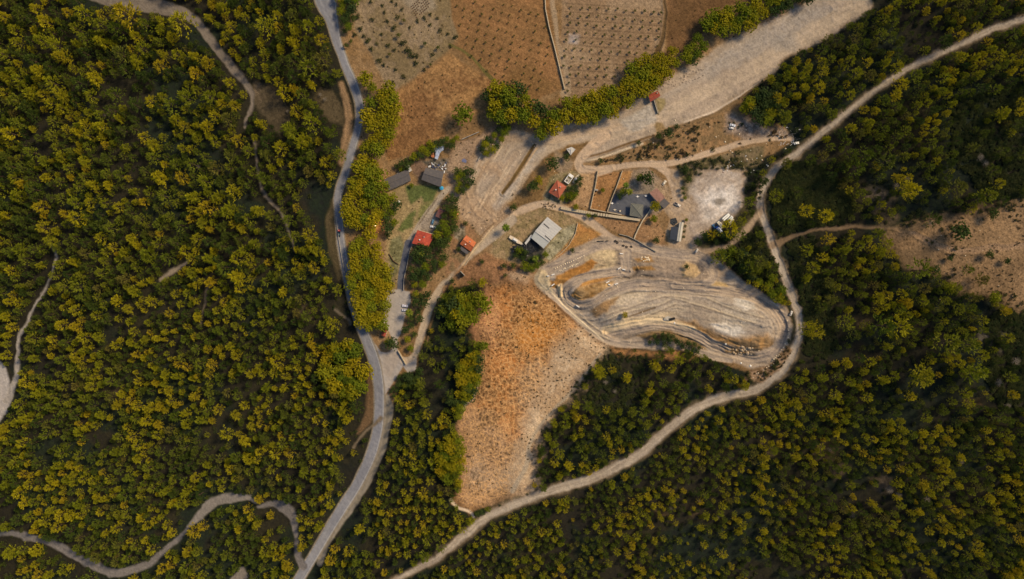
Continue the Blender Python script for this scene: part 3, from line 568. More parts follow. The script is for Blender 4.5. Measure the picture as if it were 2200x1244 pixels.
# ------------------------------------------------------------------ vegetation
def leaf_mat(name, cols, trans=.3, tcol=1.4):
    m, n, b = node_mat(name)
    oi = n.nodes.new('ShaderNodeObjectInfo'); r = n.nodes.new('ShaderNodeValToRGB')
    while len(r.color_ramp.elements) < len(cols): r.color_ramp.elements.new(.5)
    for i, c in enumerate(cols):
        r.color_ramp.elements[i].position = i / (len(cols) - 1) if len(cols) > 1 else 0; r.color_ramp.elements[i].color = (*c, 1)
    n.links.new(oi.outputs['Random'], r.inputs['Fac'])
    tc = n.nodes.new('ShaderNodeTexCoord'); nz = n.nodes.new('ShaderNodeTexNoise'); nz.inputs['Scale'].default_value = 2.6; nz.inputs['Detail'].default_value = 4
    n.links.new(tc.outputs['Object'], nz.inputs['Vector'])
    mr = n.nodes.new('ShaderNodeMapRange'); mr.inputs['From Min'].default_value = .3; mr.inputs['From Max'].default_value = .7
    mr.inputs['To Min'].default_value = .6; mr.inputs['To Max'].default_value = 1.45
    n.links.new(nz.outputs['Fac'], mr.inputs['Value'])
    sc = n.nodes.new('ShaderNodeVectorMath'); sc.operation = 'SCALE'
    n.links.new(r.outputs['Color'], sc.inputs[0]); n.links.new(mr.outputs['Result'], sc.inputs['Scale'])
    n.links.new(sc.outputs[0], b.inputs['Base Color']); b.inputs['Roughness'].default_value = .7
    b.inputs['Specular IOR Level'].default_value = .12
    t = n.nodes.new('ShaderNodeBsdfTranslucent'); s2 = n.nodes.new('ShaderNodeVectorMath'); s2.operation = 'MULTIPLY'
    s2.inputs[1].default_value = (tcol, tcol * .95, tcol * .5); n.links.new(sc.outputs[0], s2.inputs[0]); n.links.new(s2.outputs[0], t.inputs['Color'])
    mx = n.nodes.new('ShaderNodeMixShader'); mx.inputs[0].default_value = trans
    out = [q for q in n.nodes if q.type == 'OUTPUT_MATERIAL'][0]
    n.links.new(b.outputs[0], mx.inputs[1]); n.links.new(t.outputs[0], mx.inputs[2]); n.links.new(mx.outputs[0], out.inputs['Surface'])
    return m
M_pine = leaf_mat('pine_needles', [(.17, .19, .010), (.29, .27, .010), (.39, .33, .010), (.23, .24, .010), (.39, .295, .012), (.20, .22, .012)], .35, 1.5)
M_pine3 = leaf_mat('green_pine_needles', [(.085, .115, .010), (.15, .175, .012), (.20, .20, .012), (.11, .14, .014), (.15, .125, .025)])
M_pine2 = leaf_mat('shade_pine_needles', [(.030, .050, .008), (.055, .078, .009), (.085, .10, .010), (.04, .062, .01)], .15)  # darker needle copy: shade among the taller crowns is put into its colour
M_leaf = leaf_mat('broad_leaves', [(.11, .15, .010), (.18, .20, .010), (.24, .23, .010)])
M_gold = leaf_mat('golden_leaves', [(.22, .215, .008), (.32, .255, .008), (.25, .225, .008)])
M_dark = leaf_mat('dark_leaves', [(.035, .062, .014), (.060, .085, .016), (.045, .07, .02)], .2)
M_shrub = leaf_mat('shrub_leaves', [(.035, .055, .016), (.055, .062, .022), (.07, .08, .02)], .2)
M_dry = leaf_mat('dry_twigs', [(.07, .055, .022), (.12, .078, .032), (.08, .068, .028)], .1)
M_sap = leaf_mat('sapling_leaves', [(.065, .082, .022), (.09, .10, .022), (.12, .11, .025)], .2)
M_palm = leaf_mat('palm_fronds', [(.10, .14, .015), (.15, .16, .015)], .25)
M_bark = plain('bark', (.10, .065, .04), .95, var=.2, scale=6, bump=.4)
rnd = random.Random(5)
def rv(): 
    while True:
        v = Vector((rnd.uniform(-1, 1), rnd.uniform(-1, 1), rnd.uniform(-1, 1)))
        if .05 < v.length < 1: return v.normalized()
def spindle(mb, p, d, L, W, n=4):
    d = d.normalized(); a = d.orthogonal().normalized(); a = Matrix.Rotation(rnd.uniform(0, 6), 3, d) @ a; b = d.cross(a)
    vs = [p - d * L * .3]
    for i in range(n):
        t = 2 * math.pi * i / n; vs.append(p + d * L * .15 + (a * math.cos(t) + b * math.sin(t)) * W * rnd.uniform(.7, 1.2))
    vs.append(p + d * L * rnd.uniform(.6, .8))
    mb.add(vs, [(0, 1 + (i + 1) % n, 1 + i) for i in range(n)] + [(n + 1, 1 + i, 1 + (i + 1) % n) for i in range(n)])
def blade(mb, p, d, L, W):
    d = d.normalized(); a = d.cross(rv());
    if a.length < .1: a = d.orthogonal()
    a = a.normalized() * W
    mb.add([p, p + d * L * .55 + a, p + d * L, p + d * L * .55 - a], [(0, 1, 2, 3)])
def tuft(mb, p, d, L, W, nb):
    spindle(mb, p, d, L, W)
    for _ in range(nb): blade(mb, p + rv() * W * .3, d + rv() * .75, L * rnd.uniform(.7, 1.05), W * .38)
def pine_mesh(k, mat=None, nn=9.2):
    mb = MB(); asym = rnd.uniform(0, 6.28); wide = rnd.uniform(.9, 1.15); ntier = 6
    tops = [(0, 0, 1.0, 1.0)] if k % 3 else [(.28, .15, .92, .75), (-.3, -.1, 1.0, .75)]
    for tx, ty, hz, rr in tops:
        for t_ in range(ntier):
            t = t_ / (ntier - 1); z = .8 + 1.75 * t * hz; nb = int(round((nn - 4.5 * t) * (rr ** .6)))
            ln = ((1 - t) ** .62 * .92 + .13) * rr * wide; az0 = rnd.uniform(0, 6.28)
            if t < .15: ln *= .9
            for j in range(nb):
                if rnd.random() < .12: continue
                az = az0 + j * 6.283 / nb + rnd.uniform(-.28, .28); l = ln * rnd.uniform(.6, 1.25) * (1 + .18 * math.cos(az - asym))
                el = .12 + .75 * t + rnd.uniform(-.12, .15)
                d = Vector((math.cos(az) * math.cos(el), math.sin(az) * math.cos(el), math.sin(el)))
                o = Vector((tx * (1 - t * .2), ty * (1 - t * .2), z))
                tuft(mb, o + d * l * .80, d + Vector((0, 0, .30)), .36, .076, 3)
                if l > .35:
                    tuft(mb, o + d * l * .5 + rv() * .05, d + Vector((0, 0, .3)), .30, .07, 3)
                    sd_ = d.cross(Vector((0, 0, 1))).normalized()
                    for s_ in (-1, 1):
                        if rnd.random() < .5: tuft(mb, o + d * l * .72 + sd_ * s_ * .12, d + sd_ * s_ * .6 + Vector((0, 0, .25)), .27, .062, 2)
        tuft(mb, Vector((tx * .8, ty * .8, 0.8 + 1.82 * hz)), Vector((0, 0, 1)), .4, .1, 5)
    return mb.mesh('crown', mat or M_pine)
def trunk_mesh(h, r, limbs=6):
    mb = MB(); p = Vector((0, 0, -.15)); q = Vector((.03, -.02, h * .5)); e = Vector((-.02, .03, h))
    mb.tube(p, q, r, r * .7, 7); mb.tube(q, e, r * .7, r * .2, 7)
    for i in range(limbs):
        a = i * 2.4; z = h * (.42 + .5 * i / limbs); l = .55 * (1 - .6 * i / limbs)
        mb.tube((0, 0, z), (math.cos(a) * l, math.sin(a) * l, z + l * .4), r * .35, r * .08, 5)
    return mb.mesh('trunk', M_bark, True)
def leafy_mesh(mat, lobes, per, cl, hz=1.0, z0=.75, name='crown', flat=.75):
    mb = MB(); cs = [Vector((0, 0, .45 * hz))]
    for i in range(lobes):
        a = i * 2.399 + rnd.uniform(-.3, .3); r_ = .66 * math.sqrt((i + .5) / lobes) + rnd.uniform(-.06, .06)
        cs.append(Vector((math.cos(a) * r_, math.sin(a) * r_, hz * (.42 * math.sqrt(max(0, 1 - r_ * r_ * 1.3)) + rnd.uniform(-.06, .1)))))
    for c in cs:
        lr = rnd.uniform(.26, .40)
        for j in range(per):
            v = rv(); v.z = abs(v.z) * 1.1 - .25; v.normalize()
            p = c + v * lr * rnd.uniform(.75, 1.05); p.z = p.z * flat + z0
            d = (v + Vector((0, 0, .25)) + rv() * .3)
            n_ = 5; L = cl * rnd.uniform(.8, 1.3); spindle(mb, p, d, L, L * .62, n_)
            for _ in range(2): blade(mb, p, d + rv() * .9, L * 1.1, L * .3)
    return mb.mesh(name, mat)
def palm_mesh():
    mb = MB()
    for i in range(15):
        a = i * 2.399; el = .9 - .085 * i; p = Vector((0, 0, 2.0)); d = Vector((math.cos(a) * math.cos(el), math.sin(a) * math.cos(el), math.sin(el)))
        s_ = Vector((-math.sin(a), math.cos(a), 0)); pts = []
        for k in range(6):
            pts.append(p.copy()); p = p + d * .22; d = (d + Vector((0, 0, -.28))).normalized()
        for k in range(5):
            w0 = .16 * math.sin(.25 + k * .55); w1 = .16 * math.sin(.25 + (k + 1) * .55) * (k < 4)
            for sg in (-1, 1):
                dn = Vector((0, 0, -.05))
                mb.add([pts[k], pts[k + 1], pts[k + 1] + s_ * sg * w1 + dn, pts[k] + s_ * sg * w0 + dn], [(0, 1, 2, 3)])
    return mb.mesh('fronds', M_palm)
NPINE = 12
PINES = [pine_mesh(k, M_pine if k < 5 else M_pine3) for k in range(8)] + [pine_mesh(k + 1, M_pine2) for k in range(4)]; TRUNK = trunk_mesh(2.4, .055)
BROAD = {'leaf': [leafy_mesh(M_leaf, 15, 15, .145) for _ in range(4)], 'gold': [leafy_mesh(M_gold, 15, 15, .145) for _ in range(3)],
         'dark': [leafy_mesh(M_dark, 11, 13, .155) for _ in range(3)]}
BTRUNK = trunk_mesh(1.0, .07, 5)
SHRUBS = [leafy_mesh(M_shrub, 5, 8, .22, .8, .12, 'foliage', .7) for _ in range(3)]
DRYS = [leafy_mesh(M_dry, 3, 7, .3, .7, .1, 'foliage', .6) for _ in range(3)]
SAPS = [leafy_mesh(M_sap, 4, 9, .28, .9, .75, 'crown', .9) for _ in range(3)]; STRUNK = trunk_mesh(.9, .07, 3)
PALM = palm_mesh(); PTRUNK = MB().tube((0, 0, -.1), (.04, .02, 1.0), .075, .06, 9).tube((.04, .02, 1.0), (0, 0, 2.02), .06, .055, 9).mesh('trunk', M_bark, True)

def base_of(u, v, hc):            # where a plant whose crown centre shows at (u, v) is rooted
    g = gh(u, v); X = atz(u, v, g + hc); k = 1 - g / H
    u0, v0 = X.x / (S * k) + 1100, 622 - X.y / (S * k); g = gh(u0, v0); return Vector((X.x, X.y, g - .05)), u0, v0
def put(kind, parts, loc, sc, rot, label, cat, group=None):
    o = empty(kind, loc, rot, sc)
    for nm, me in parts: link_mesh(nm, me, o)
    return tag(o, label, cat, group)
def broad(u, v, d, kind, label, group=None, cat='tree', name='broadleaf_tree'):
    loc, _, _ = base_of(u, v, d * S * .55)
    return put(name, [('crown', rnd.choice(BROAD[kind])), ('trunk', BTRUNK)], loc, d * S / 2 * rnd.uniform(.95, 1.1), rnd.uniform(0, 6.28), label, cat, group)
def single(name, me, u, v, d, label, cat, group=None):
    o = bpy.data.objects.new(name, me); COL.objects.link(o); o.location = P(u, v, -.03); o.scale = (d * S / 2,) * 3
    o.rotation_euler[2] = rnd.uniform(0, 6.28); return tag(o, label, cat, group)
def pin(pt, pl):
    x, y = pt; c = False
    for i in range(len(pl)):
        (ax, ay), (bx, by) = pl[i], pl[(i + 1) % len(pl)]
        if (ay > y) != (by > y) and x < (bx - ax) * (y - ay) / (by - ay) + ax: c = not c
    return c
def fill(pl, sp, seed, tries=40):
    r = random.Random(seed); xs = [p[0] for p in pl]; ys = [p[1] for p in pl]; out = []
    for _ in range(int((max(xs) - min(xs)) * (max(ys) - min(ys)) / sp / sp * tries)):
        q = (r.uniform(min(xs), max(xs)), r.uniform(min(ys), max(ys)))
        if pin(q, pl) and all((q[0] - o[0]) ** 2 + (q[1] - o[1]) ** 2 > sp * sp for o in out): out.append(q)
    return out
# --- the pine woods
DARKS = [([(1652,385),(1700,350),(1745,345),(1800,385),(1842,450),(1800,488),(1700,512),(1660,490)], .0),
         ([(1690,520),(1745,500),(1770,560),(1790,650),(1800,740),(1770,775),(1728,760),(1712,660)], .06),
         ([(1840,395),(1905,380),(2000,440),(1985,500),(1870,492)], .35), ([(1250,765),(1390,760),(1400,800),(1370,880),(1290,880),(1235,860),(1225,830)], .0),
         ([(2120,670),(2260,670),(2260,880),(2150,880),(2110,800)], .12), ([(1905,770),(1990,760),(2000,850),(1910,860)], .15),
         ([(2050,210),(2260,170),(2260,420),(2120,430),(2040,330)], .3), ([(1980,540),(2000,600),(1960,620),(1880,560)], .5),
         ([(660,380),(715,400),(715,500),(670,500),(640,430)], .0), ([(700,620),(760,640),(775,700),(740,720),(700,680)], .0),
         ([(545,1090),(630,1100),(640,1150),(600,1170),(540,1130)], .3), ([(790,760),(812,800),(805,920),(775,930),(785,850)], .0),
         ([(1500,520),(1540,520),(1600,590),(1690,650),(1680,600),(1640,480),(1600,500)], .55), ([(1560,765),(1640,800),(1690,700),(1700,760),(1640,830),(1600,815)], .0)]
HAND = [(1716,411,26),(1735,452,30),(1695,466,34),(1779,463,32),(1796,458,14),(1745,482,18),(1664,574,26),(1750,575,26),(1735,598,18),(1768,660,28),(1738,706,34),(1752,712,34),(1840,720,26),
        (1286,800,30),(1316,795,18),(1258,831,16),(1348,812,22),(1691,350,24),(1693,352,18),(1770,335,26),(1668,420,30),(1640,390,26),(1612,430,24),(1690,250,30),(1570,490,40),(1590,505,24),(1530,505,20),(1445,575,0),
        (1590,545,24),(1612,556,22),(1608,570,30),(1632,562,34),(1645,618,20),(1625,610,18),(1545,548,30),(265,25,56),(385,42,46),(250,62,40),(1500,70,0),(730,330,30),(1830,330,26),(1862,335,34),(1843,360,40),(1910,345,40),(2015,345,20),(2045,350,22),(2038,382,22),(1958,405,36),(2062,400,40),(2105,425,26),(2128,418,34),(2010,470,34),(1918,455,20),(1985,580,44),(2085,580,22),(2115,600,24),(1820,690,34),(1900,700,50),(1935,700,46),(1990,810,44),(2040,735,46),(2085,742,44),(2170,725,20),(2115,765,26),(2100,800,40),(1760,640,14),(1440,752,22),(1420,765,26),(1460,770,24),(1410,785,26)]
HAND = [h for h in HAND if h[2] > 0]
PH = [0]; LOW = []; PT = []                               # u, v, diameter, height factor
cell = {}
def ok_(u, v, d, f):
    c = 24; i, j = int(u // c), int(v // c)
    for a in (-2, -1, 0, 1, 2):
        for b in (-2, -1, 0, 1, 2):
            for (x, y, e) in cell.get((i + a, j + b), ()):
                if (x - u) ** 2 + (y - v) ** 2 < (f * .5 * (d + e)) ** 2: return False
    return True
def addp(u, v, d): cell.setdefault((int(u // 24), int(v // 24)), []).append((u, v, d)); PT.append((u, v, d)); LOW.append(PH[0])
for h in HAND: addp(*h)
def r4y(u):                           # height of the big dirt road in the picture, to tell the two sides apart
    pts = sorted([(q[0], q[1]) for q in R4 if q[0] < 1700 and q[1] > 700]); return float(np.interp(u, [p[0] for p in pts], [p[1] for p in pts]))
SZ = fbm(UU, VV, 70, 43, 2)
def size_at(u, v, r):
    if u < 800:
        if v < 620: a, b = 19, 36
        else: a, b = 16, 27
        if v < 330 and u > 560: a, b = 24, 40
    elif u < 1640 and v > r4y(u): a, b = 11.5, 19
    elif v > 900: a, b = 14, 23
    elif u < 1060: a, b = 17, 26
    elif u < 1640: a, b = 16, 25
    elif v > 470: a, b = 16, 27
    else: a, b = 16, 28
    i, j, p_, q_ = gidx(u, v); n_ = min(1, max(0, (SZ[j, i] - .36) / .28))
    return (a + (b - a) * (r * .55 + n_ * .45) ** 1.5) * (.8 if r < .25 else 1.0)
rr_ = random.Random(21)
DN = fbm(UU, VV, 95, 41, 3)
for phase, f in ((0, .92), (1, .66)):
    PH[0] = phase
    for _ in range(46000):
        u, v = rr_.uniform(-110, 2310), rr_.uniform(-110, 1354); d = size_at(u, v, rr_.random() if phase == 0 else rr_.random() * .5)
        i, j, a, b = gidx(u, v)
        if OPEN[j, i]: continue
        dn = DN[j, i]
        if dn < (.38 if u < 800 or v > 900 else .45) and rr_.random() < .88: continue
        skip = False
        for pl, pr in DARKS:
            if pin((u, v), pl): skip = rr_.random() > pr * .3; break
        if skip or not ok_(u, v, d, f): continue
        _, u0, v0 = base_of(u, v, d * S * .9); e = d * .34
        if any(is_open(u0 + x, v0 + y) for x, y in ((e, 0), (-e, 0), (0, e), (0, -e), (0, 0))) or (is_open(u, v) and True): continue
        addp(u, v, d)
inframe = [p for p in PT if 4 < p[0] < 2196 and 4 < p[1] < 1240]
LOWS = {p for p, l in zip(PT, LOW) if l}
inframe = [p for p in inframe if p not in LOWS]
big = set(HAND) | set(sorted(inframe, key=lambda p: -p[2])[:300 - len(HAND)])
print('pines', len(PT), 'in frame', len(inframe), 'individual', len(big))
def pine_label(u, v):
    if u < 800: return ('tall bushy yellow green pine in the dense wood left of the asphalt road' if v < 620 else 'yellow tipped pine in the lower left wood beside the asphalt road', 'pines left of the asphalt road')
    if u < 1060 and v > 600: return 'green and gold pine in the wood between the asphalt road and the dry slope', 'pines below the dirt road'
    if u < 1640 and v < r4y(u): return 'small bright pine in the wedge of wood between circuit and dirt road', 'pines in the wedge wood'
    if u < 1640 and v > 700: return 'small star shaped pine in the wood below the wide dirt road', 'pines below the wide dirt road'
    if v > 480: return 'dark green pine on the shaded slope right of the winding dirt road', 'pines on the right hand slope'
    return 'yellow green pine beside the dirt track in the upper right wood', 'pines in the upper right wood'
HL = {(1716,411):'lone bright yellow pine in the dark scrub, uppermost and narrowest',(1735,452):'tall narrow golden pine standing alone in the dark scrub',(1695,466):'round olive pine at the left foot of the dark scrub patch',(1779,463):'golden pine at the right end of the dark scrub patch',(1286,800):'ragged yellow pine alone in the brown clearing beside the pale slope',(1258,831):'smallest yellow pine alone in the brown clearing near the pale slope',(1690,250):'round pine just above the track end at the scrapped white frames',(1570,490):'wide pine overhanging the parked cream truck',(265,25):'huge round pine at the sandy patch on the top edge',(385,42):'big pine beside the upper left dirt track bend',(1664,574):'yellow pine at the left edge of the winding dirt road below the junction',(1738,706):'left pine of the close pair right of the circuit bend',(1752,712):'right pine of the close pair right of the circuit bend',(1985,580):'dark bushy pine on the tan clearing at the right edge'}
GNF = fbm(UU, VV, 60, 47, 2)
def GN_(u, v): i, j, a, b = gidx(u, v); return GNF[j, i]
firsts = {}; rest = []
for idx, (u, v, d) in enumerate(sorted(PT, key=lambda p: -p[2])):
    low = (u, v, d) in LOWS; shade = .18 if u < 1640 else .24  # share of tall pines given the shade-dark needle colour, more on the right
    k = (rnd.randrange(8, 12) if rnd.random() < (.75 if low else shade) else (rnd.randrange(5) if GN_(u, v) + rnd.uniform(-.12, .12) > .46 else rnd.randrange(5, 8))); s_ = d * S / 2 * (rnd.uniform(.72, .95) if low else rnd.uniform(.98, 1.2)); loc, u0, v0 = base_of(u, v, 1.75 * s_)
    rot = rnd.uniform(0, 6.28)
    if (u, v, d) in big:
        lb, gr = pine_label(u, v)
        if (u, v) in HL: lb, gr = HL[(u, v)], None
        o = put('pine_tree', [('crown', PINES[k]), ('trunk', TRUNK)], loc, s_, rot, lb, 'tree', gr); firsts.setdefault(k, o.children[0] if o.children[0].name.startswith('crown') else o.children[1])
        if 'trunk' not in firsts: firsts['trunk'] = [c for c in o.children if c.name.startswith('trunk')][0]
    else: rest.append((loc, s_, rot, k))
for k in range(NPINE):
    assert k in firsts
def scatter(name, pts, sources, label, cat, trunk=None):
    """one 'stuff' object: points with scale, turn and variant, each grown into a plant"""
    me = bpy.data.meshes.new(name); me.vertices.add(len(pts)); me.vertices.foreach_set('co', np.array([p[0] for p in pts], np.float32).ravel())
    for nm, ix, ty in (('grow', 1, 'FLOAT'), ('turn', 2, 'FLOAT'), ('pick', 3, 'INT')):
        a = me.attributes.new(nm, ty, 'POINT'); a.data.foreach_set('value', np.array([p[ix] for p in pts], np.float32 if ty == 'FLOAT' else np.int32))
    me.update(); o = bpy.data.objects.new(name, me); COL.objects.link(o)
    g = bpy.data.node_groups.new(name, 'GeometryNodeTree'); g.interface.new_socket('Geometry', in_out='INPUT', socket_type='NodeSocketGeometry')
    g.interface.new_socket('Geometry', in_out='OUTPUT', socket_type='NodeSocketGeometry'); N = g.nodes; Lk = g.links
    gi = N.new('NodeGroupInput'); go = N.new('NodeGroupOutput'); jn = N.new('GeometryNodeJoinGeometry')
    def attr(nm, ty):
        q = N.new('GeometryNodeInputNamedAttribute'); q.data_type = ty; q.inputs[0].default_value = nm; return q.outputs[0]
    sc = attr('grow', 'FLOAT'); tn = attr('turn', 'FLOAT'); pk = attr('pick', 'INT'); cx = N.new('ShaderNodeCombineXYZ'); Lk.new(tn, cx.inputs[2])
    def inst(obj, sel):
        oi = N.new('GeometryNodeObjectInfo'); oi.inputs[0].default_value = obj; oi.transform_space = 'ORIGINAL'
        ip = N.new('GeometryNodeInstanceOnPoints'); Lk.new(gi.outputs[0], ip.inputs['Points']); Lk.new(oi.outputs['Geometry'], ip.inputs['Instance'])
        if sel is not None:
            cmp = N.new('FunctionNodeCompare'); cmp.data_type = 'INT'; cmp.operation = 'EQUAL'; Lk.new(pk, cmp.inputs[2]); cmp.inputs[3].default_value = sel
            Lk.new(cmp.outputs[0], ip.inputs['Selection'])
        Lk.new(cx.outputs[0], ip.inputs['Rotation']); Lk.new(sc, ip.inputs['Scale']); Lk.new(ip.outputs[0], jn.inputs[0])
    for i, s_ in enumerate(sources): inst(s_, i)
    if trunk is not None: inst(trunk, None)
    Lk.new(jn.outputs[0], go.inputs[0]); md = o.modifiers.new('grow', 'NODES'); md.node_group = g
    return tag(o, label, cat, kind='stuff')
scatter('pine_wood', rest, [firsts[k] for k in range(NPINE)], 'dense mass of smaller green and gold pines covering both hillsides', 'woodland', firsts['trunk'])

# --- broadleaf clumps, filled by outline: outline, spacing, diameters, kinds, label, group
FILLS = [
 ([(742,112),(790,165),(842,195),(850,235),(846,270),(836,310),(812,330),(780,325),(772,290),(772,240),(790,215),(765,185),(752,150)], 19, (26, 40), ('gold','leaf','gold'), 'golden green domed tree right of the upper asphalt road', 'domed trees along the upper asphalt road'),
 ([(748,345),(790,338),(818,362),(818,400),(828,430),(812,470),(780,490),(752,480),(742,440),(740,400)], 17, (26, 40), ('gold','leaf'), 'golden domed tree in the belt between asphalt road and grey shed', 'domed trees in the belt above the parked scooter'),
 ([(764,508),(800,500),(818,540),(832,590),(838,650),(822,700),(796,712),(776,706),(765,660),(752,600),(757,560)], 16, (26, 38), ('gold','gold','leaf'), 'golden domed tree in the belt left of the car park', 'domed trees left of the car park'),
 ([(818,418),(846,416),(857,432),(850,460),(846,500),(825,495),(820,460)], 15, (20, 28), ('leaf','dark'), 'green leafy tree at the left edge of the patchy lawn', 'green trees at the lawn edge'),
 ([(958,425),(975,420),(986,440),(984,470),(972,500),(962,520),(955,560),(930,590),(912,612),(884,618),(868,606),(876,580),(890,560),(896,535),(925,530),(940,500),(945,475),(958,460)], 13, (17, 26), ('dark','leaf','dark'), 'deep green tree in the grove between the two red roofed houses', 'grove between the red roofed houses'),
 ([(1052,195),(1085,180),(1120,192),(1135,220),(1190,240),(1196,270),(1180,292),(1160,285),(1140,260),(1105,255),(1060,250),(1046,222)], 18, (28, 44), ('gold','leaf','dark'), 'large spreading tree below the orange orchard corner', 'trees below the orange orchard'),
 ([(1205,222),(1245,205),(1290,200),(1320,188),(1350,172),(1352,215),(1330,235),(1300,248),(1255,262),(1215,255)], 17, (24, 38), ('leaf','gold'), 'rounded tree in the row between sandy orchard and bare riverbed', 'trees below the sandy orchard'),
 ([(1355,150),(1385,125),(1425,122),(1448,108),(1462,125),(1452,148),(1420,168),(1400,190),(1370,200),(1355,185)], 16, (24, 36), ('gold','gold','leaf'), 'orange gold tree above the little brick red hut', 'gold trees above the little red hut'),
 ([(1478,95),(1500,78),(1516,92),(1508,118),(1488,132),(1470,125)], 14, (20, 30), ('leaf','dark'), 'green tree on the bank left of the upper riverbed', 'trees on the upper bank'),
 ([(1518,38),(1560,18),(1630,8),(1650,20),(1625,48),(1590,68),(1545,75),(1520,65)], 17, (26, 40), ('leaf','leaf','gold'), 'olive domed tree on the bank near the top of the riverbed', 'domed trees near the top of the riverbed'),
 ([(1645,-40),(1760,-40),(1740,-5),(1690,15),(1665,30),(1645,10)], 17, (24, 34), ('leaf','dark'), 'green tree at the top edge beside the riverbed', 'trees at the top edge by the riverbed'),
 ([(950,650),(985,628),(1030,622),(1046,640),(1034,668),(1000,690),(965,700),(945,680)], 17, (26, 40), ('leaf','dark','leaf'), 'leafy tree at the upper left corner of the dry slope', 'trees at the corner of the dry slope'),
 ([(888,632),(935,618),(938,645),(920,680),(905,720),(895,752),(872,745),(866,705),(880,668)], 13, (16, 24), ('dark','dark','leaf'), 'dark tree in the strip between car park and dirt road', 'dark trees by the car park'),
 ([(962,296),(985,290),(975,318),(945,312),(925,330),(892,345),(868,362),(850,368),(848,358),(890,332),(925,305)], 10, (13, 20), ('dark','dark','leaf'), 'dark bush in the hedge below the brown field', 'dark hedge below the brown field'),
 ([(1040,308),(1060,282),(1085,262),(1094,274),(1064,318),(1040,332),(1030,325)], 11, (15, 22), ('dark','leaf'), 'dark green bush in the short row left of the riverbed path', 'bush row by the riverbed path'),
 ([(982,366),(1005,358),(1018,372),(1014,400),(996,418),(980,410)], 11, (15, 22), ('dark','leaf'), 'dark green tree in the oval clump on the pale yard', 'oval clump on the pale yard'),
 ([(1108,535),(1150,550),(1172,542),(1178,562),(1155,582),(1128,575),(1105,552)], 12, (15, 24), ('dark','leaf'), 'dark garden tree just below the large grey metal roof', 'garden trees below the metal roof'),
 ([(1215,410),(1245,378),(1252,392),(1240,415),(1222,436),(1200,442),(1200,425)], 9, (11, 17), ('dark','leaf','dark'), 'low olive bush beside the terracotta roofed house', 'bushes by the terracotta house'),
 ([(1498,520),(1520,500),(1545,500),(1580,512),(1560,525),(1515,532)], 12, (15, 24), ('dark','dark'), 'grey green tree on the corner below the white gravel lot', 'trees below the gravel lot'),
 ([(1545,545),(1600,590),(1690,652),(1672,600),(1650,560),(1600,545),(1570,530)], 18, (18, 30), ('dark','dark','leaf'), 'dark tree on the slope between circuit and winding road', 'dark trees above the circuit'),
 ([(1395,725),(1430,712),(1455,730),(1430,742),(1390,738)], 10, (12, 18), ('dark',), 'dark bush on the island between the two lower circuit lanes', 'bushes on the lower circuit island'),
 ([(1455,735),(1485,735),(1510,752),(1490,762),(1470,752)], 10, (12, 18), ('dark',), 'dark bush at the right tip of the lower circuit island', 'bushes at the right tip of the island'),
 ([(1020,1105),(1060,1088),(1070,1095),(1045,1112)], 10, (14, 20), ('leaf','dark'), 'low green tree at the foot of the dry slope', 'trees at the foot of the dry slope'),
 ([(725,-30),(765,-30),(762,50),(748,60),(730,40)], 14, (18, 28), ('leaf','dark'), 'green tree at the top edge right of the asphalt road', 'trees at the top by the asphalt road'),
 ([(965,860),(995,855),(1020,740),(1040,740),(1035,780),(1018,850),(985,895)], 13, (18, 26), ('dark','leaf'), 'dark tree leaning over the left edge of the dry slope', 'trees on the left edge of the dry slope'),
 ([(950,950),(985,945),(995,975),(985,1040),(955,1040),(940,1000)], 14, (22, 32), ('leaf','gold'), 'leafy green and gold tree at the left edge of the dry slope', 'broad trees low on the dry slope edge'),
 ([(1000,770),(1020,760),(1030,800),(1010,850),(985,860),(985,800)], 14, (20, 30), ('gold','gold'), 'orange gold tree facing the dry slope', 'gold trees facing the dry slope'),
 ([(690,760),(780,730),(790,780),(775,850),(740,850),(700,820)], 20, (28, 42), ('gold','leaf'), 'big golden tree left of the road fork', 'golden trees left of the road fork'),
 ([(1596,225),(1620,200),(1650,190),(1690,215),(1690,255),(1640,262),(1605,245)], 17, (22, 34), ('leaf','dark'), 'leafy tree on the lower bank of the riverbed', 'trees on the lower bank'),
 ([(866,798),(878,806),(842,864),(828,858)], 8, (10, 15), ('dark',), 'dark bush in the wedge between gravel apron and gravel strip', 'bushes by the gravel strip'),
 ([(885,740),(900,735),(898,765),(890,790),(905,800),(890,830),(870,830),(880,800),(878,770)], 12, (15, 24), ('dark','dark'), 'dark tree where the lower dirt road meets the car park', 'dark trees at the end of the lower dirt road'),
]
for n_, (pl, sp, dd, kinds, lb, gr) in enumerate(FILLS):
    for (u, v) in fill(pl, sp, 100 + n_):
        e_ = dd[0] * .36
        if n_ != 2 and any(ZN[gidx(u + x, v + y)[1], gidx(u + x, v + y)[0]] in (Z_ROAD, Z_DIRT, Z_PARK) for x, y in ((0, 0), (e_, 0), (-e_, 0), (0, e_), (0, -e_))): continue
        broad(u, v, rnd.uniform(*dd) * 1.04, rnd.choice(kinds), lb, gr, 'bush' if 'bush' in lb else 'tree', 'bush' if 'bush' in lb or 'low ' in lb else 'domed_tree' if 'domed' in lb or 'golden' in lb else 'broadleaf_tree')
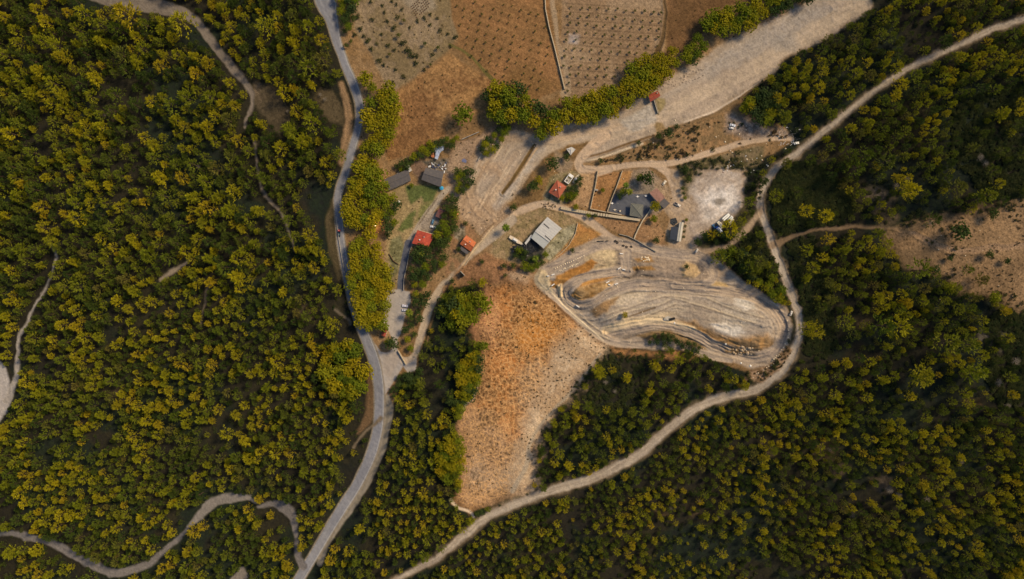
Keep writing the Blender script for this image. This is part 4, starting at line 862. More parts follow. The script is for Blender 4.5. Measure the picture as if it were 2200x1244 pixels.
for (u, v, d, k, lb) in [(995,244,46,'leaf','single round tree standing in the brown field above the junk yard'), (1092,205,52,'leaf','largest spreading tree between the brown field and the orange orchard'),
   (1187,352,34,'dark','round dark tree between the two pale roads near the white roofed kiosk'), (1145,400,28,'dark','dark tree beside the yellow one on the grassy strip'), (1157,388,24,'gold','yellow orange tree on the grassy strip beside a dark one'),
   (1104,445,20,'dark','small dark tree at the lower tip of the grassy strip'), (1217,338,19,'dark','small dark tree hugging the white roofed kiosk'), (1392,383,34,'dark','dark tree above the brown roof of the walled garden'), (1376,382,22,'leaf','green tree left of the dark tree in the walled garden'),
   (1340,411,20,'leaf','green garden tree beside the palms'), (1332,420,18,'dark','dark garden tree at the corner of the grey patio'), (1408,443,25,'gold','bright yellow tree at the corner of the brown roof'), (1405,470,18,'leaf','yellowish tree below the gazebo wall'),
   (1343,677,16,'gold','lone yellow green bush inside the circuit'), (843,738,34,'dark','round dark tree on the traffic island by the car park'), (833,735,20,'leaf','smaller green tree on the traffic island by the car park'),
   (1476,573,14,'dark','small dark bush on the sandy hump of the circuit'), (1437,286,26,'dark','wide dark bush at the foot of the riverbed'), (1417,292,20,'dark','dark bush left of the wide one at the foot of the riverbed'), (1454,272,16,'dark','small dark bush right of the wide one at the foot of the riverbed'),
   (1372,306,14,'dark','small dark bush on the pale bank above the scrub'), (1291,345,15,'dark','dark bush at the inner side of the hairpin road'), (1480,385,20,'dark','dark bush at the upper left rim of the gravel lot'), (1473,365,22,'dark','dark bush above the rim of the gravel lot'),
   (2065,497,44,'dark','large dark bush on the tan hilltop'), (2128,546,22,'dark','round dark bush alone on the tan hilltop'), (2042,555,14,'dark','small dark bush left of the round one on the tan hilltop'), (2166,560,18,'dark','brownish bush right of the round one on the tan hilltop'), (2012,580,24,'dark','tall dark bush on the left side of the tan hilltop'), (2042,620,30,'leaf','green bush at the lower left of the tan hilltop'), (2140,640,30,'leaf','green bush on the lower edge of the tan hilltop'), (2135,458,26,'dark','flat dark bush at the top of the tan hilltop'),
   (1227,424,16,'leaf','olive bush below the terracotta house garden'), (1237,444,15,'gold','small yellowish bush above the long segmented wall'), (1265,463,14,'leaf','small palm like bush under the long segmented wall'), (1278,464,12,'dark','dark little bush under the long segmented wall'), (1295,408,12,'leaf','small green tree in the brown walled plot'),
   (1410,516,18,'dark','dark bush left of the black canopy'), (1230,538,14,'dark','dark green bush on the orange bank by the circuit'), (1082,571,16,'dark','dark bush above the dry slope, left one'), (1102,570,16,'dark','dark bush above the dry slope, right one'), (1085,592,12,'dark','small dark bush above the dry slope, lowest'), (1035,562,13,'dark','round bush beside the lower dirt road'), (971,603,14,'dark','dark bush below the pole beside the lower dirt road'),
   (973,568,0,'dark',''), (880,350,12,'dark','small bush above the grey shed'), (884,398,12,'leaf','small yellowish bush below the grey shed'), (1000,480,14,'dark','olive bush between the marquee and the orange hut'), (965,512,16,'leaf','olive bush left of the orange roofed hut'), (985,535,12,'dark','dark bush under the corner of the orange roofed hut'), (832,505,16,'dark','dark bush right of the second lit spot'), (825,580,18,'leaf','green bush at the left edge of the lower lawn'), (842,608,14,'dark','dark bush above the parked hatchback'), (1468,415,11,'dark','lower end of the narrow hedge beside the gravel lot'), (1466,405,11,'dark','upper end of the narrow hedge beside the gravel lot'), (1472,425,10,'leaf','green tip of the narrow hedge beside the gravel lot'), (1475,472,9,'leaf','small bush above the long white cabin'),(1472,486,9,'dark','top bush of the hedge right of the long white cabin'),(1470,497,9,'dark','middle bush of the hedge right of the long white cabin'),(1468,509,9,'dark','bottom bush of the hedge right of the long white cabin')]:
    if d: broad(u, v, d, k, lb, cat='bush' if d < 17 or 'bush' in lb else 'tree', name='bush' if d < 17 or 'bush' in lb else 'broadleaf_tree')
for (u, v, d, lb) in [(1345,398,16,'upper of two small palms in the walled garden'), (1352,412,18,'lower of two small palms in the walled garden'), (1087,489,20,'single palm beside the pale dirt road above the boat'), (1150,556,17,'palm among the garden trees below the metal roof'), (905,545,16,'palm at the left edge of the grove below the red roofed house'), (879,672,20,'palm overhanging the white cars in the car park')]:
    loc, _, _ = base_of(u, v, d * S * .9); put('palm_tree', [('fronds', PALM), ('trunk', PTRUNK)], loc, d * S / 2, rnd.uniform(0, 6), lb, 'palm tree')
# --- plot of loose bushes at the top
for i, (u, v, d) in enumerate([(770,35,14),(758,20,14),(762,75,14),(775,62,15),(790,88,16),(798,105,14),(742,70,15),(755,92,14),(782,78,13),(745,100,15),(797,4,11),(800,42,12),(822,12,11),(827,26,10),(833,45,11),(842,3,10),(852,10,10),(865,20,11),(855,38,13),(848,60,16),(858,78,15),(866,92,18),(876,108,18),(886,120,18),(894,136,16),(868,46,13),(897,46,11),(912,40,12),(925,31,10),(925,54,12),(940,40,9),(945,66,12),(962,73,10),(942,104,13),(913,96,13),(820,74,10),(880,60,9),(897,120,12),(815,130,14),(825,140,12),(835,98,14),(848,108,12),(838,118,10),(930,118,12),(925,140,10),(912,150,12),(850,150,10),(868,165,12),(845,178,14),(810,95,10),(978,80,14),(968,100,10)]):
    single('orchard_bush', rnd.choice(SHRUBS + SAPS[:1]), u, v, d * .9, 'green bush in the loose pale plot between asphalt road and orange orchard', 'bush', 'loose bushes in the pale plot')
# --- saplings in rows
def orchard(poly_, o, a, b, rows, cols, soilname, grp, dm):
    r_ = 0; tot = 0; out = []
    for i in range(rows):
        c_ = []
        for j in range(-6, cols):
            u = o[0] + a[0] * j + b[0] * i + rnd.uniform(-2, 2); v = o[1] + a[1] * j + b[1] * i + rnd.uniform(-2, 2)
            if pin((u, v), poly_) and rnd.random() > .06: c_.append((u, v))
        if not c_: continue
        c_.sort(); out.append(c_)
    ordn = lambda k: f'{k}{"th" if 10 < k % 100 < 14 else {1: "st", 2: "nd", 3: "rd"}.get(k % 10, "th")}'
    for ri, c_ in enumerate(out):
        for ci, (u, v) in enumerate(c_):
            o_ = put('orchard_sapling', [('crown', rnd.choice(SAPS)), ('trunk', STRUNK)], P(u, v, -.05), dm * S / 2 * rnd.uniform(.7, 1.15), rnd.uniform(0, 6), f'sapling on the {soilname} soil, {ordn(ri + 1)} row from the top, {ordn(ci + 1)} from the left', 'sapling', grp); tot += 1
    print(grp, tot)
orchard([(1222,-2),(1424,-2),(1424,100),(1400,125),(1340,165),(1300,190),(1216,198),(1206,110)], (1248,17), (19.3, 1.2), (-2.9, 17.9), 12, 14, 'pale sandy', 'saplings on the sandy soil', 7.5)
orchard([(972,2),(1166,2),(1178,60),(1190,150),(1150,205),(1070,172),(985,100),(990,75),(978,40)], (990,-24), (18.5, 6.5), (-4.5, 18.0), 14, 16, 'orange', 'saplings on the orange soil', 6)
# --- scrub: bushes on open ground, then tufts
def scrub(pl, sp, dd, seed, lb, gr, meshes, name='scrub_bush', cat='bush'):
    for (u, v) in fill(pl, sp * .7, seed, 14):
        i, j, a, b = gidx(u, v)
        if N1[j, i] * .6 + vnoise(np.array([u]), np.array([v]), 24, 99)[0] * .4 + rnd.uniform(-.08, .08) > .5: single(name, rnd.choice(meshes), u, v, dd[0] + (dd[1] - dd[0]) * rnd.random() ** 2, lb, cat, gr)
scrub([(1160,438),(1200,436),(1200,448),(1170,450)], 6, (3, 5.5), 18, 'tiny dark bush in the rough patch below the terracotta house', 'tiny bushes below the terracotta house', DRYS)
scrub([(1380,318),(1420,300),(1500,270),(1560,258),(1700,296),(1560,312),(1480,336),(1300,346)], 12, (5, 17), 11, 'low dark bush on the scrubby slope under the riverbed', 'bushes on the scrubby slope', SHRUBS + DRYS)
scrub([(1452,355),(1540,338),(1640,312),(1640,345),(1605,368),(1560,360),(1520,366),(1492,388)], 12, (9, 17), 12, 'dark bush in the scrub above the gravel lot', 'bushes above the gravel lot', SHRUBS)
scrub([(1600,372),(1640,355),(1636,400),(1630,450),(1600,470),(1590,450),(1606,420)], 13, (10, 18), 13, 'dark bush between gravel lot and winding road', 'bushes right of the gravel lot', SHRUBS)
scrub(PS, 11, (2.6, 5.5), 14, 'tiny dark tuft on the pale bare lower slope', 'tufts on the pale slope', DRYS, 'grass_tuft', 'tuft')
scrub([(1615,800),(1660,785),(1690,745),(1702,752),(1680,790),(1640,820)], 10, (5, 9), 15, 'small dark tuft on the spit between circuit and winding road', 'tufts on the spit', DRYS, 'grass_tuft', 'tuft')
scrub([(1985,500),(2060,470),(2130,445),(2200,425),(2200,470),(2080,500),(2040,560),(2070,600),(2150,625),(2200,640),(2200,668),(2060,620),(2010,580)], 17, (6, 16), 19, 'dark bush on the ragged rim of the tan hilltop', 'bushes on the rim of the tan hilltop', SHRUBS)
scrub([(2000,510),(2200,440),(2200,660),(2060,610)], 14, (3, 8), 16, 'small brown tuft on the tan hilltop', 'tufts on the tan hilltop', DRYS, 'grass_tuft', 'tuft')
bush_src = [single('undergrowth_bush', SHRUBS[k], u, v, 16, lb, 'bush') for k, (u, v, lb) in enumerate([(1712,440,'dark bush in the middle of the dark scrub patch'), (1745,600,'dark bush on the shaded bank right of the winding road'), (1300,850,'dark bush in the brown clearing of the wedge wood')])]
und = []; r3 = random.Random(33)
for _ in range(15000):
    u, v = r3.uniform(-100, 2300), r3.uniform(-100, 1340)
    if is_open(u, v): continue
    i, j, a, b = gidx(u, v); dk = any(pin((u, v), pl) for pl, pr in DARKS if u > 1200)
    if not dk and (DN[j, i] > .6 or r3.random() < .55): continue
    und.append((P(u, v, -.05), r3.uniform(1.0, 2.2) * (1.15 if dk else 1), r3.uniform(0, 6), r3.randrange(3)))
for _ in range(9000):
    pl = DARKS[r3.choice([0, 0, 1, 3, 4, 6, 6, 12])][0]; xs = [p[0] for p in pl]; ys = [p[1] for p in pl]; u, v = r3.uniform(min(xs), max(xs)), r3.uniform(min(ys), max(ys))
    if pin((u, v), pl) and not is_open(u, v) and not (u < 1400 and r3.random() < .75): und.append((P(u, v, -.05), r3.uniform(1.2, 2.4), r3.uniform(0, 6), r3.randrange(3)))
scatter('undergrowth', und, bush_src, 'dark scrub and low bushes under and between the pines', 'undergrowth')
tuf = []; dry_src = [single('dry_tuft', DRYS[k], u, v, 8, lb, 'tuft') for k, (u, v, lb) in enumerate([(1052, 830, 'brown tuft at the left rim of the netted dry slope'), (1110, 745, 'brown tuft in the middle of the netted dry slope'), (1150, 650, 'brown tuft near the top of the netted dry slope')])]
for _ in range(2600):
    u, v = r3.uniform(960, 1310), r3.uniform(560, 1100)
    i, j, a, b = gidx(u, v)
    if ZN[j, i] == Z_HILL and (N2[j, i] > .5) and not pin((u, v), PS): tuf.append((P(u, v, -.03), .25 + .6 * r3.random() ** 2, r3.uniform(0, 6), r3.randrange(3)))
for _ in range(6000):
    u, v = r3.uniform(740, 2200), r3.uniform(0, 800)
    i, j, a, b = gidx(u, v)
    if OPEN[j, i] and ZN[j, i] in (Z_GROUND, Z_FIELD, Z_LAWN, Z_HILL) and N2[j, i] > .54: tuf.append((P(u, v, -.03), r3.uniform(.25, .9), r3.uniform(0, 6), r3.randrange(3)))
scatter('dry_grass', tuf, dry_src, 'dry brown grass tufts and small weeds over the open ground', 'grass')

# dead grey trees
M_dead = plain('dead_wood', tuple(float(x) for x in col(132,122,108)), .95, var=.15)
def dead_mesh():
    mb = MB(); mb.tube((0, 0, -.1), (.03, .02, 1.2), .05, .02, 6)
    for i in range(22):
        a = i * 2.399; z = .4 + .75 * i / 22; l = 1.0 * (1 - .6 * i / 22) * rnd.uniform(.6, 1.1); e = Vector((math.cos(a) * l, math.sin(a) * l, z + l * .35)); m_ = Vector((0, 0, z)).lerp(e, .5) + rv() * .05
        mb.tube((0, 0, z), m_, .026, .02, 5); mb.tube(m_, e, .02, .008, 4)
        for s_ in (-1, 1): mb.tube(m_, m_ + (e - m_) * .8 + Vector((-math.sin(a), math.cos(a), .2)) * .3 * s_, .014, .006, 4)
    return mb.mesh('dead_tree', M_dead)
DM = [dead_mesh() for _ in range(3)]
for (u, v, d) in [(1920,400,22),(1945,385,18),(1880,425,20),(2100,340,22),(2112,352,20),(2140,820,22),(2175,775,26),(2160,870,18),(1905,1050,24),(1925,1060,22),(1830,1105,22),(1440,1090,14),(1500,1075,12),(1300,820,16),(1320,840,14),(235,250,20),(700,215,16),(690,205,14),(1480,985,12),(2060,990,20),(1985,1070,22),(1780,965,16),(1700,1120,14),(620,240,12),(430,360,16),(90,545,14),(1790,905,14),(1995,480,18),(1540,1110,12)]:
    single('dead_tree', rnd.choice(DM), u, v, d, 'bare grey dead tree standing among the pines', 'dead tree', 'dead trees among the pines')
# ------------------------------------------------------------------ buildings, walls, vehicles
def pt(u, v, z): return atz(u, v, z)
def lc(c): return tuple(float(x) for x in col(*c))
M_wall = plain('plaster', lc((190,178,158)), .9, var=.08, bump=.2); M_stone = plain('stone', lc((176,160,132)), .95, var=.22, scale=1.2, bump=.5)
M_glass = plain('glass', (.03, .035, .045), .15, var=.02); M_wood = plain('dark_wood', lc((92,66,46)), .8, var=.15); M_frame = plain('window_frame', lc((210,204,192)), .6)
M_white = plain('white_paint', lc((232,228,220)), .45, var=.03); M_black = plain('rubber', (.02, .02, .02), .9); M_metal = plain('metal', lc((150,152,155)), .5, .4)
M_conc = plain('concrete', lc((165,158,146)), .9, var=.1, bump=.3)
def inset(p, c, k): return c + (p - c) * k
def building(name, cs, eave, rooftype, rmat, label, cat='house', wmat=None, ridge=1.3, axis=0, walls=True, over=.93, openings=True, cap=None, rmat2=None):
    """cs: four roof corners in plan units, in order; axis 0: the ridge joins the middles of sides 0-1 and 2-3"""
    wmat = wmat or M_wall; cu = sum(c[0] for c in cs) / 4; cv = sum(c[1] for c in cs) / 4; g = min(gh(*c) for c in cs) ; z = g + eave
    o = empty(name, atz(cu, cv, g)); L = o.location
    r = [pt(u, v, z) - L for u, v in cs]; c0 = sum(r, Vector()) / 4
    if (r[1] - r[0]).cross(r[2] - r[1]).z < 0: r = r[::-1]; axis_ = axis; r = [r[3], r[0], r[1], r[2]] if False else r
    ez = eave; th = .22; up = Vector((0, 0, 1))
    def sheet(poly_, mat, nm='roof', t=th):
        mb = MB(); n = len(poly_); mb.add([p for p in poly_] + [p - up * t for p in poly_], [tuple(range(n)), tuple(range(n, 2 * n))[::-1]] + [(i, n + i, n + (i + 1) % n, (i + 1) % n) for i in range(n)])
        return mb.build(nm, mat, o)
    a, b, c, d = r
    if rooftype == 'gable':
        if axis == 0: m1, m2 = (a + b) / 2 + up * ridge, (c + d) / 2 + up * ridge; q1, q2 = (b, c, m2, m1), (d, a, m1, m2)
        else: m1, m2 = (b + c) / 2 + up * ridge, (d + a) / 2 + up * ridge; q1, q2 = (c, d, m2, m1), (a, b, m1, m2)
        mb = MB()
        for q in (q1, q2): n = 4; mb.add(list(q) + [p - up * th for p in q], [(0, 1, 2, 3), (7, 6, 5, 4)] + [(i, 4 + i, 4 + (i + 1) % 4, (i + 1) % 4) for i in range(4)])
        rf = mb.build('roof', rmat, o)
        rc = MB().tube(m1 + up * .05, m2 + up * .05, .16, .16, 8).build('ridge_cap', rmat2 or rmat, rf)
    elif rooftype == 'hip':
        t = c0 + up * ridge; mb = MB()
        mb.add([a, b, c, d, t, a - up * th, b - up * th, c - up * th, d - up * th], [(0, 1, 4), (1, 2, 4), (2, 3, 4), (3, 0, 4), (8, 7, 6, 5), (0, 5, 6, 1), (1, 6, 7, 2), (2, 7, 8, 3), (3, 8, 5, 0)])
        rf = mb.build('roof', rmat, o)
        mb = MB(); [mb.tube(q + up * .08, t + up * .1, .2, .16, 6) for q in (a, b, c, d)]; [mb.tube(r[i] + up * .06, r[(i + 1) % 4] + up * .06, .17, .17, 6) for i in range(4)]
        mb.build('ridge_cap', rmat2 or rmat, rf)
    else:
        lift = ridge if rooftype == 'shed' else 0
        if axis == 0: q = (a + up * lift, b + up * lift, c, d)
        else: q = (a, b + up * lift, c + up * lift, d)
        rf = sheet(q, rmat)
    if walls:
        w_ = [inset(p, c0, over) for p in r]; zt = (c0.z - th - .02); mb = MB(); tk = .25; n = 4
        vs = [Vector((p.x, p.y, -.6)) for p in w_] + [Vector((p.x, p.y, zt)) for p in w_]
        mb.add(vs, [(i, (i + 1) % 4, 4 + (i + 1) % 4, 4 + i) for i in range(4)] + [(0, 3, 2, 1)])
        if rooftype == 'gable':
            for p1, p2, m in (((w_[0], w_[1], m1), (w_[2], w_[3], m2)) if axis == 0 else ((w_[1], w_[2], m1), (w_[3], w_[0], m2))):
                mm = inset(m, c0, over); mm.z = zt + ridge * over - .1; mb.add([Vector((p1.x, p1.y, zt)), Vector((p2.x, p2.y, zt)), mm], [(0, 1, 2)])
        mb.build('wall', wmat, o)
        if openings:
            for i in range(4):
                p1, p2 = w_[i], w_[(i + 1) % 4]; e = p2 - p1; ln = e.length; e = Vector((e.x, e.y, 0)).normalized(); an = math.atan2(e.y, e.x); nrm = Vector((e.y, -e.x, 0))
                if ln < 3: continue
                if i == 2:
                    m_ = p1 + e * ln * .5 + nrm * .03; dr = MB().box(0, 0, 0, 1.1, .12, 2.1).build('door', M_wood, o, loc=(m_.x, m_.y, 0), rot=an)
                    MB().box(.4, -.09, 1.0, .06, .08, .14).build('handle', M_metal, dr)
                for f in ((.22, .78) if ln > 6 else (.5,)):
                    if i == 2 and f == .5: continue
                    m_ = p1 + e * ln * f + nrm * .02; wn = MB().box(0, 0, 0, 1.3, .1, 1.1).build('window', M_frame, o, loc=(m_.x, m_.y, min(1.0, eave * .35)), rot=an)
                    MB().box(0, -.06, .1, 1.06, .04, .9).build('pane', M_glass, wn)
    elif openings:
        for p in r: q = inset(p, c0, over); MB().tube((q.x, q.y, -.4), (q.x, q.y, p.z - th - .01), .1, .1, 8).build('post', M_metal, o)
    return tag(o, label, cat), rf, r
RM = {}
def rm(nm, c, c2, rot, **k): return roof_mat(nm, lc(c), lc(c2), rot, **k)
M_gdark = rm('dark_grey_roof', (88,84,84), (98,92,88), 1.1); M_maroon = rm('maroon_roof', (112,66,62), (90,72,70), 1.2, patch=.5)
M_red = rm('red_metal_roof', (158,66,54), (186,84,58), .35, patch=.6); M_orange = rm('orange_tile_roof', (196,110,64), (172,92,58), -.65, patch=.3)
M_terra = rm('terracotta_roof', (172,90,66), (158,96,70), .7, patch=.3); M_brick = rm('brick_red_roof', (150,72,54), (134,66,50), .3); M_pale = rm('pale_metal_roof', (196,192,184), (186,182,176), .7, patch=.2)
M_slate = rm('slate_blue_roof', (50,57,70), (44,52,64), .05); M_pink = rm('pink_brown_roof', (158,118,104), (132,100,86), .8, patch=.5); M_trim = plain('pale_trim', lc((206,190,164)), .8)
M_skin = plain('grey_green_roof', lc((104,104,96)), .8, var=.08)

building('grey_roofed_shed', [(826,385),(877,363),(883,387),(836,409)], 3.6, 'gable', M_gdark, 'long charcoal roofed shed beside the golden trees at the top of the lawn', 'shed', ridge=.9, axis=1)
building('store_room', [(871,356),(878,352),(885,366),(878,370)], 2.9, 'flat', M_pale, 'narrow white roofed store at the upper right end of the charcoal shed', 'shed')
building('lit_kiosk', [(820,390),(828,388),(830,397),(823,399)], 2.5, 'flat', M_pale, 'tiny white roofed kiosk beside the orange lamp glow', 'kiosk', openings=False)
building('two_tone_barn', [(915,360),(954,369),(947,402),(905,386)], 4.2, 'gable', M_gdark, 'barn with maroon and charcoal roof below the junk pile', 'barn', ridge=1.0, axis=1)
building('small_pink_roofed_house', [(943,447),(957,450),(948,470),(935,465)], 3.2, 'shed', M_maroon, 'small dusty maroon roofed house at the edge of the grove above the blue car', 'house', ridge=.5)
_, rf, rr4 = building('red_roofed_house', [(897,494),(934,505),(920,530),(885,523)], 4.4, 'gable', M_red, 'largest red metal roofed house beside the dark paved lane', 'house', ridge=1.1, axis=0)
MB().box(0, 0, 0, 13, .3, .3, -.28).build('eave_board', M_trim, rf, loc=(rr4[0] + rr4[1]) / 2 + Vector((0, .25, .05)) if rr4[0].y > rr4[2].y else (rr4[2] + rr4[3]) / 2 + Vector((0, .25, .05)))
building('hidden_red_roofed_hut', [(899,548),(908,550),(905,560),(896,558)], 3.2, 'gable', M_brick, 'little red roof half hidden in the grove', 'hut', ridge=.8)
building('orange_roofed_hut', [(1002,505),(1023,521),(1012,541),(988,524)], 3.6, 'gable', M_orange, 'bright orange tiled hut beside the lower dirt road', 'hut', ridge=1.4, axis=1)
building('lean_to', [(991,529),(1007,541),(1004,547),(988,536)], 2.6, 'flat', M_gdark, 'grey lean to roof along the lower left side of the orange hut', 'lean-to', walls=False)
building('car_park_hut', [(825,706),(833,705),(828,724),(819,720)], 3.0, 'gable', M_brick, 'narrow brick red hut at the lower left corner of the car park', 'hut', ridge=.8, axis=0)
building('terracotta_house', [(1197,387),(1217,401),(1201,426),(1179,413)], 4.0, 'hip', M_terra, 'terracotta hip roofed house inside the green garden ring', 'house', ridge=2.2)
building('roadside_kiosk', [(1217,320),(1228,316),(1236,321),(1226,333)], 3.0, 'hip', M_pale, 'small white roofed kiosk on the grassy wedge between the pale roads', 'kiosk', ridge=.5)
building('riverbed_hut', [(1392,204),(1413,195),(1419,206),(1397,219)], 3.4, 'gable', M_brick, 'lone brick red hut on the left bank of the riverbed', 'hut', ridge=1.0, axis=1, rmat2=M_orange)
o, rf, r4_ = building('large_metal_roofed_hall', [(1176,466),(1207,491),(1180,520),(1149,497)], 6.0, 'flat', M_pale, 'large pale grey metal roofed hall with two black roof slots', 'hall')
for f, t in ((.30, .08), (.74, .48)):
    a, b, c, d = r4_
    fr = lambda x, y: (pt(*x, gh(1176, 495) + 6.0) - o.location)
for (p, q) in (((1168,480.5),(1180,491)), ((1171,506),(1183,517))):
    g = o.location.z; A = atz(*p, g + 6.0) - o.location; B = atz(*q, g + 6.0) - o.location; m_ = (A + B) / 2; e = B - A
    MB().box(0, 0, 0, e.length, .62, .12).build('roof_slot', M_black, rf, loc=(m_.x, m_.y, 6.01), rot=math.atan2(e.y, e.x))
building('hall_porch', [(1149,497.6),(1180,520.6),(1168,534),(1141,511)], 5.5, 'flat', plain('grey_sheet', lc((166,168,164)), .6, var=.06), 'grey sheet porch joined to the lower left end of the large hall', 'porch', walls=False)
building('workshop_roof', [(1141,504),(1145,507),(1130,526),(1127,522)], 4.2, 'flat', M_pale, 'narrow grey lean to strip between the boat and the large hall', 'lean-to', walls=False)
building('gazebo', [(1356,437),(1382,440),(1380,467),(1353,463)], 3.4, 'hip', M_skin, 'square grey gazebo with crossed ridges on the dark patio', 'gazebo', ridge=1.1, walls=False, over=.9, rmat2=plain('gazebo_ridge', lc((128,126,114)), .8))
building('garden_pavilion', [(1395,414),(1411,404),(1429,424),(1415,437)], 3.6, 'shed', M_pink, 'long dusty pink roof at the right side of the walled garden', 'pavilion', ridge=.4)
building('pavilion_annex', [(1415.4,437.5),(1426,424.5),(1439,437),(1428,448)], 3.2, 'flat', M_gdark, 'charcoal square roof joined to the lower end of the dusty pink roof', 'annex')
building('black_canopy', [(1442,487),(1457,488),(1456,518),(1439,513)], 3.2, 'flat', M_slate, 'dark slate blue canopy left of the long white cabin', 'canopy', walls=False)
building('long_white_cabin', [(1460,477),(1469,478),(1463,519),(1454,518)], 3.3, 'gable', rm('cream_roof', (196,188,170), (180,172,156), .1), 'long narrow cream cabin touching the dark canopy', 'cabin', ridge=.35, axis=0)
for nm_ in ('red_roofed_house', 'orange_roofed_hut', 'terracotta_house', 'riverbed_hut'):
    h_ = bpy.data.objects[nm_]; rf_ = [q for q in h_.children if q.name.startswith('roof')][0]; zt = max(v_.co.z for v_ in rf_.data.vertices)
    MB().box(1.6, 1.0, zt - 1.0, .7, .7, 1.5).box(1.6, 1.0, zt + .5, .9, .9, .12).build('chimney', M_conc, rf_)
    if nm_ != 'riverbed_hut': MB().tube((-2.0, -1.2, zt - .9), (-2.0, -1.2, zt + .35), .5, .5, 12).build('water_tank', M_white, h_)
for k_ in range(7):
    hh_ = bpy.data.objects['large_metal_roofed_hall']; rr5 = [q for q in hh_.children if q.name.startswith('roof')][0]; t_ = (k_ + .7) / 7.4
    A_, B_ = atz(1176 - 27 * t_, 466 + 31 * t_, hh_.location.z + 6) - hh_.location, atz(1207 - 27 * t_, 491 + 29 * t_, hh_.location.z + 6) - hh_.location
    MB().tube(A_ + Vector((0, 0, .03)), B_ + Vector((0, 0, .03)), .07, .07, 6).build('roof_seam', M_metal, rr5)
# orange striped marquee, blue parasol, tarpaulin shelter
o = empty('small_marquee', P(979, 460)); M_mar = plain('coral_canvas', lc((240,140,104)), .8, var=.1)
mb = MB(); q = [(-2.4, -2), (1.2, -2.4), (2.4, .6), (-1.2, 2.2)]
mb.add([(x, y, 2.3) for x, y in q] + [(0, 0, 3.5)], [(0, 1, 4), (1, 2, 4), (2, 3, 4), (3, 0, 4)]); mb.build('canopy', M_mar, o)
for x, y in q: MB().tube((x, y, -.2), (x, y, 2.3), .05, .05, 6).build('pole', M_metal, o)
tag(o, 'coral orange pointed marquee at the right edge of the grove', 'marquee')
o = empty('parasol', P(949.5, 405)); mb = MB(); n = 8
mb.add([(0, 0, 2.9)] + [(1.7 * math.cos(i * .785), 1.7 * math.sin(i * .785), 2.25) for i in range(8)], [(0, 1 + i, 1 + (i + 1) % 8) for i in range(8)]); mb.build('canopy', plain('blue_canvas', lc((56,150,190)), .7), o)
MB().tube((0, 0, -.2), (0, 0, 2.88), .05, .05, 6).build('pole', M_metal, o); tag(o, 'bright blue round parasol at the lower right corner of the two tone barn', 'parasol')
def cloth(name, pl, z, c, label, cat='tarpaulin', amp=.35, seed=1, kind=None):
    r = random.Random(seed); cu = sum(p[0] for p in pl) / len(pl); cv = sum(p[1] for p in pl) / len(pl); xs = [p[0] for p in pl]; ys = [p[1] for p in pl]
    mb = MB(); st = 1.0; nx = int((max(xs) - min(xs)) / st) + 2; ny = int((max(ys) - min(ys)) / st) + 2; L = P(cu, cv); idx = {}
    for j in range(ny):
        for i in range(nx):
            u = min(xs) + i * st; v = min(ys) + j * st; idx[i, j] = len(mb.v); q = P(u, v, z + r.uniform(-amp, amp)) - L; mb.v.append(tuple(q))
    for j in range(ny - 1):
        for i in range(nx - 1):
            if pin((min(xs) + (i + .5) * st, min(ys) + (j + .5) * st), pl): mb.f.append((idx[i, j + 1], idx[i + 1, j + 1], idx[i + 1, j], idx[i, j]))
    o = mb.build(name, plain(name, lc(c), .5, var=.12, scale=.8), loc=L); md = o.modifiers.new('thickness', 'SOLIDIFY'); md.thickness = .06
    return tag(o, label, cat)
cloth('plastic_sheeting', [(932,318),(938,314),(945,316),(955,310),(953,322),(946,327),(940,343),(934,340),(937,326),(930,324)], 2.0, (172,182,200), 'crumpled bluish white plastic sheeting inside the dark hedge', seed=2)
cloth('orange_sheet', [(927,328),(932,328),(933,338),(926,337)], 1.6, (196,128,88), 'small faded orange sheet beside the bluish plastic sheeting', seed=3)
cloth('blue_tarpaulin', [(993,342),(998,341),(1003,345),(1001,350),(992,347)], .15, (108,112,140), 'faded blue tarpaulin lying on the pale yard', amp=.08, seed=4)
cloth('shade_cloth', [(1116,527),(1127,526),(1141,511),(1160,526),(1150,540),(1125,552),(1102,534),(1100,528)], 2.2, (40,42,46), 'black shade netting between the boat and the garden trees', 'netting', amp=.3, seed=5)
cloth('black_sheet', [(1441,470),(1452,468),(1456,478),(1448,484),(1441,480)], .5, (56,60,64), 'dark tarpaulin lump above the slate blue canopy', amp=.3, seed=6)
# junk and rubble: small separate pieces
MJ = [plain('junk_white', lc((222,222,222)), .6), plain('junk_blue', lc((70,78,110)), .6), plain('junk_grey', lc((140,136,130)), .7), plain('junk_brown', lc((120,84,66)), .8)]
def junk(u, v, k, L=1.6, W=.9, h=.6, lb='', cat='scrap', name='scrap_piece', grp=None, rot=None):
    mb = MB(); mb.box(0, 0, -.05, L, W, h * .7, 0, .94); mb.box(L * .1, 0, h * .65 - .05, L * .6, W * .7, h * .35, .1, .8)
    o = mb.build(name, MJ[k], loc=P(u, v), rot=rnd.uniform(0, 3) if rot is None else rot); return tag(o, lb, cat, grp)
rj = random.Random(4)
for i in range(34): junk(rj.uniform(922, 960), rj.uniform(350, 372) if i % 3 else rj.uniform(352, 362), rj.choice([0, 0, 1, 2, 2, 3]), rj.uniform(.8, 2.4), rj.uniform(.6, 1.3), rj.uniform(.4, 1.2), 'scrap item in the junk pile above the two tone barn', grp='scrap in the junk pile')
for i in range(26): junk(rj.uniform(1098, 1135), rj.uniform(527, 550), rj.choice([0, 2, 2, 3]), rj.uniform(.6, 1.8), rj.uniform(.4, .9), rj.uniform(2.4, 2.9), 'scrap item heaped beside the boat and netting', grp='scrap beside the boat')
